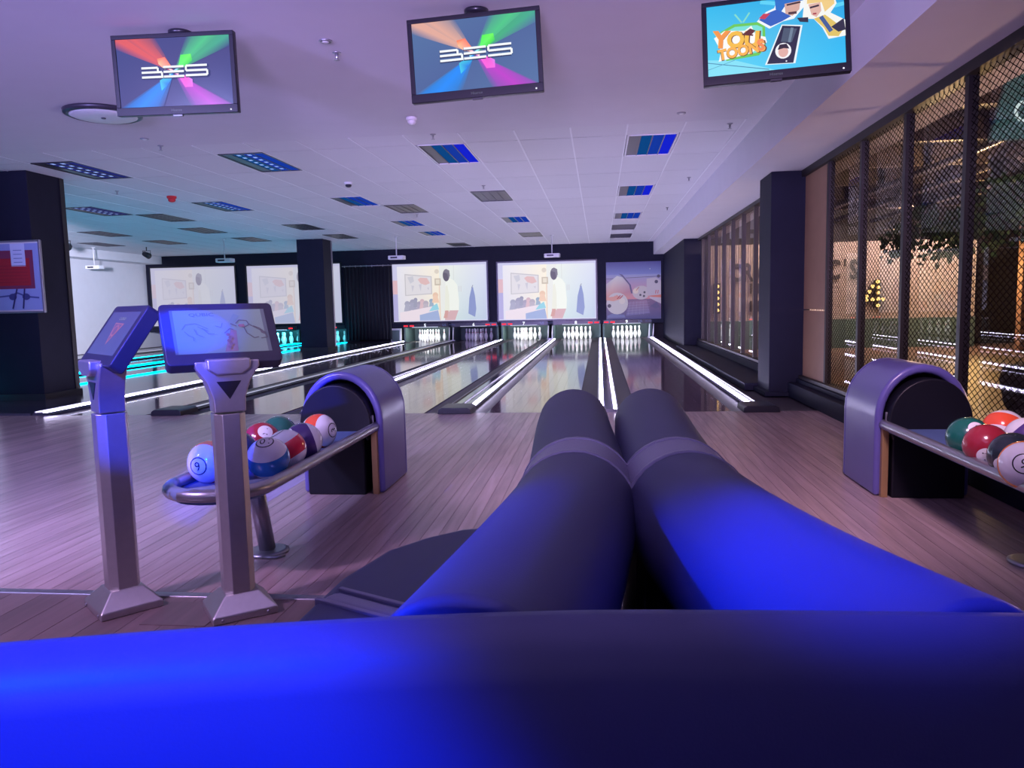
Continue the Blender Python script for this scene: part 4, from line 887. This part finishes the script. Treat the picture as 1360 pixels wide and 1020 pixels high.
def marquee(pts, bulbs, x, z, label):
    t = empty('marquee_sign', (x, 19.955, z), label=label, cat='light sign', group='bulb signs on the corrugated wall')
    b = MB()
    for k, q in enumerate(pts): MB().prism(q, -.04 - .003 * k, .04 - .003 * k, 'y').build('sign_box', M_letter, t)
    for u, v in bulbs: MB().lathe([(.012, -.042), (.042, -.02), (.048, .005), (.03, .035), (.01, .042)], 10).xf(Matrix.Translation((u, -.08, v))).build('bulb', M_bulb, t)
marquee([[(.06, -.34), (.2, -.34), (.2, .34), (.06, .34)], [(-.22, -.2), (.28, -.2), (.28, -.07), (-.22, -.07)], [(-.22, -.12), (-.08, -.12), (.18, .34), (.05, .34)]], [(.13, -.29), (.13, -.13), (.13, .02), (.13, .15), (.11, .29), (-.01, .18), (-.08, .05), (-.15, -.06), (-.15, -.15), (0, -.14), (.24, -.14)], 6.68, 1.33, 'glowing bulb sign in the shape of a 4 behind the mesh')
marquee([[(-.08, -.38), (.08, -.38), (.08, .38), (-.08, .38)]], [(0, -.3 + .15 * i) for i in range(5)], 2.95, 1.30, 'narrow upright bulb sign behind the far glass panes')
# dim ceiling beams, pipes and pendant lamps
for i in range(9): tag(MB().box(2.9, 11.9, 3 + i * 1.9, 3.12 + i * 1.9, 3.22, 3.5).build('ceiling_joist', mat('joist', (.10, .08, .08), .5)), 'dark ceiling joist over the restaurant, %s from the front' % ['first', 'second', 'third', 'fourth', 'fifth', 'sixth', 'seventh', 'eighth', 'ninth'][i], 'joist', 'dark joists over the restaurant')
for i, x in enumerate((4.95, 5.8, 6.8)): tag(MB().tube([(x, 1.5, 3.15), (x, 20.5, 3.15)], .05, 10).build('ceiling_pipe', M_bay), 'long metal pipe under the restaurant ceiling, %s from the partition' % ('nearest', 'second', 'farthest')[i], 'pipe', 'pipes under the restaurant ceiling')
def pendant(x, y, z, label):
    t = empty('pendant_lamp', (x, y, 3.5), label=label, cat='pendant lamp', group='pendant lamps in the restaurant'); MB().tube([(0, 0, 0), (0, 0, z - 3.5 + .1)], .008, 6).build('cord', M_plastic, t)
    MB().lathe([(.17, z - 3.5 - .06), (.12, z - 3.5 + .05), (.03, z - 3.5 + .1)], 20).build('shade', M_steel, t); MB().lathe([(.02, z - 3.5 - .07), (.05, z - 3.5 - .04), (.03, z - 3.5)], 12).build('bulb', M_warm, t)
for k, (x, y, z) in enumerate(((4.2, 11.5, 2.55), (5.2, 14.5, 2.5), (5.6, 9.0, 2.6), (7.2, 12.5, 2.5), (4.0, 17.0, 2.5))): pendant(x, y, z, 'metal pendant lamp hanging %s in the restaurant' % ['beyond the tall middle panes', 'deep behind the mesh', 'behind the widest mesh pane', 'farthest from the partition', 'behind the far bay of glass'][k])
def foliage(x, y, z, r, n, label):
    t = empty('hanging_plant', (x, y, z), label=label, cat='plant', group='hanging plants in the restaurant')
    MB().lathe([(.07, -.05), (.12, .08), (.12, .1)], 14).build('pot', M_dark, t); MB().tube([(0, 0, .08), (0, 0, 3.5 - z)], .006, 6).build('hanger', M_plastic, t)
    mb = MB(); rg = random.Random(int(x * 100))
    for i in range(n):
        a = rg.random() * 2 * PI; d = r * rg.random() ** .6; c = Vector((d * math.cos(a), d * math.sin(a), .15 - 1.1 * d - rg.random() * r * .8)); L = .05 + .06 * rg.random()
        u = Vector((rg.random() - .5, rg.random() - .5, rg.random() - .7)).normalized(); w = u.cross(Vector((rg.random(), rg.random(), .3))).normalized() * L * .35; k = len(mb.v)
        mb.v += [tuple(c), tuple(c + u * L * .5 + w), tuple(c + u * L), tuple(c + u * L * .5 - w)]; mb.face((k, k + 1, k + 2, k + 3))
    tag(mb.build('foliage', M_leaf, t), kind='stuff')
foliage(3.55, 9.0, 2.25, .42, 420, 'hanging green plant behind the third mesh pane'); foliage(3.95, 8.2, 2.45, .5, 560, 'large hanging green plant behind the right edge of the mesh')
# teal board with a white glowing letter
t = empty('teal_sign_board', (3.70, 7.5, 2.98), label='slanted teal board with glowing white letter behind the top right mesh', cat='sign')
MB().prism([(-.23, -.36), (1.0, -.36), (1.0, .40), (-.05, .40)], -.03, .03, 'y').build('board', M_teal, t, .006)
vv, ff = text_geo('C'); mb = MB(); mb.v = [(.05 + a * .2, -.034, -.12 + b * .2) for a, b in vv]
for f in ff: mb.face(f)
mb.build('letter', M_cwhite, t)
t = empty('lounge_chair', (3.36, 6.0, 0), label='dark rounded chair behind the mesh at the right edge', cat='chair')
MB().lathe([(.26, .30), (.36, .42), (.40, .62), (.37, .72), (.30, .74)], 24).build('chair_shell', M_dark, t); MB().lathe([(.22, .0), (.22, .02), (.03, .05), (.03, .31)], 18).build('pedestal', M_steel, t)
spot('sign_spot', (3.3, 5.2, 2.6), (3.9, 7.6, 2.75), (.8, .95, 1.0), 120, 50, .8, .1)
# warm lamps of the restaurant
area('restaurant_wall_washer', (5.9, 18.6, 3.1), (5.6, 20.0, 1.5), (1.0, .76, .68), 420, 5.0, .2)
point('restaurant_lamp', (5.0, 12.0, 2.3), (1.0, .66, .36), 260, .15); point('restaurant_lamp', (5.4, 6.4, .95), (1.0, .62, .48), 380, .25); point('restaurant_lamp', (8.2, 18.2, 1.7), (1.0, .62, .25), 260, .1)
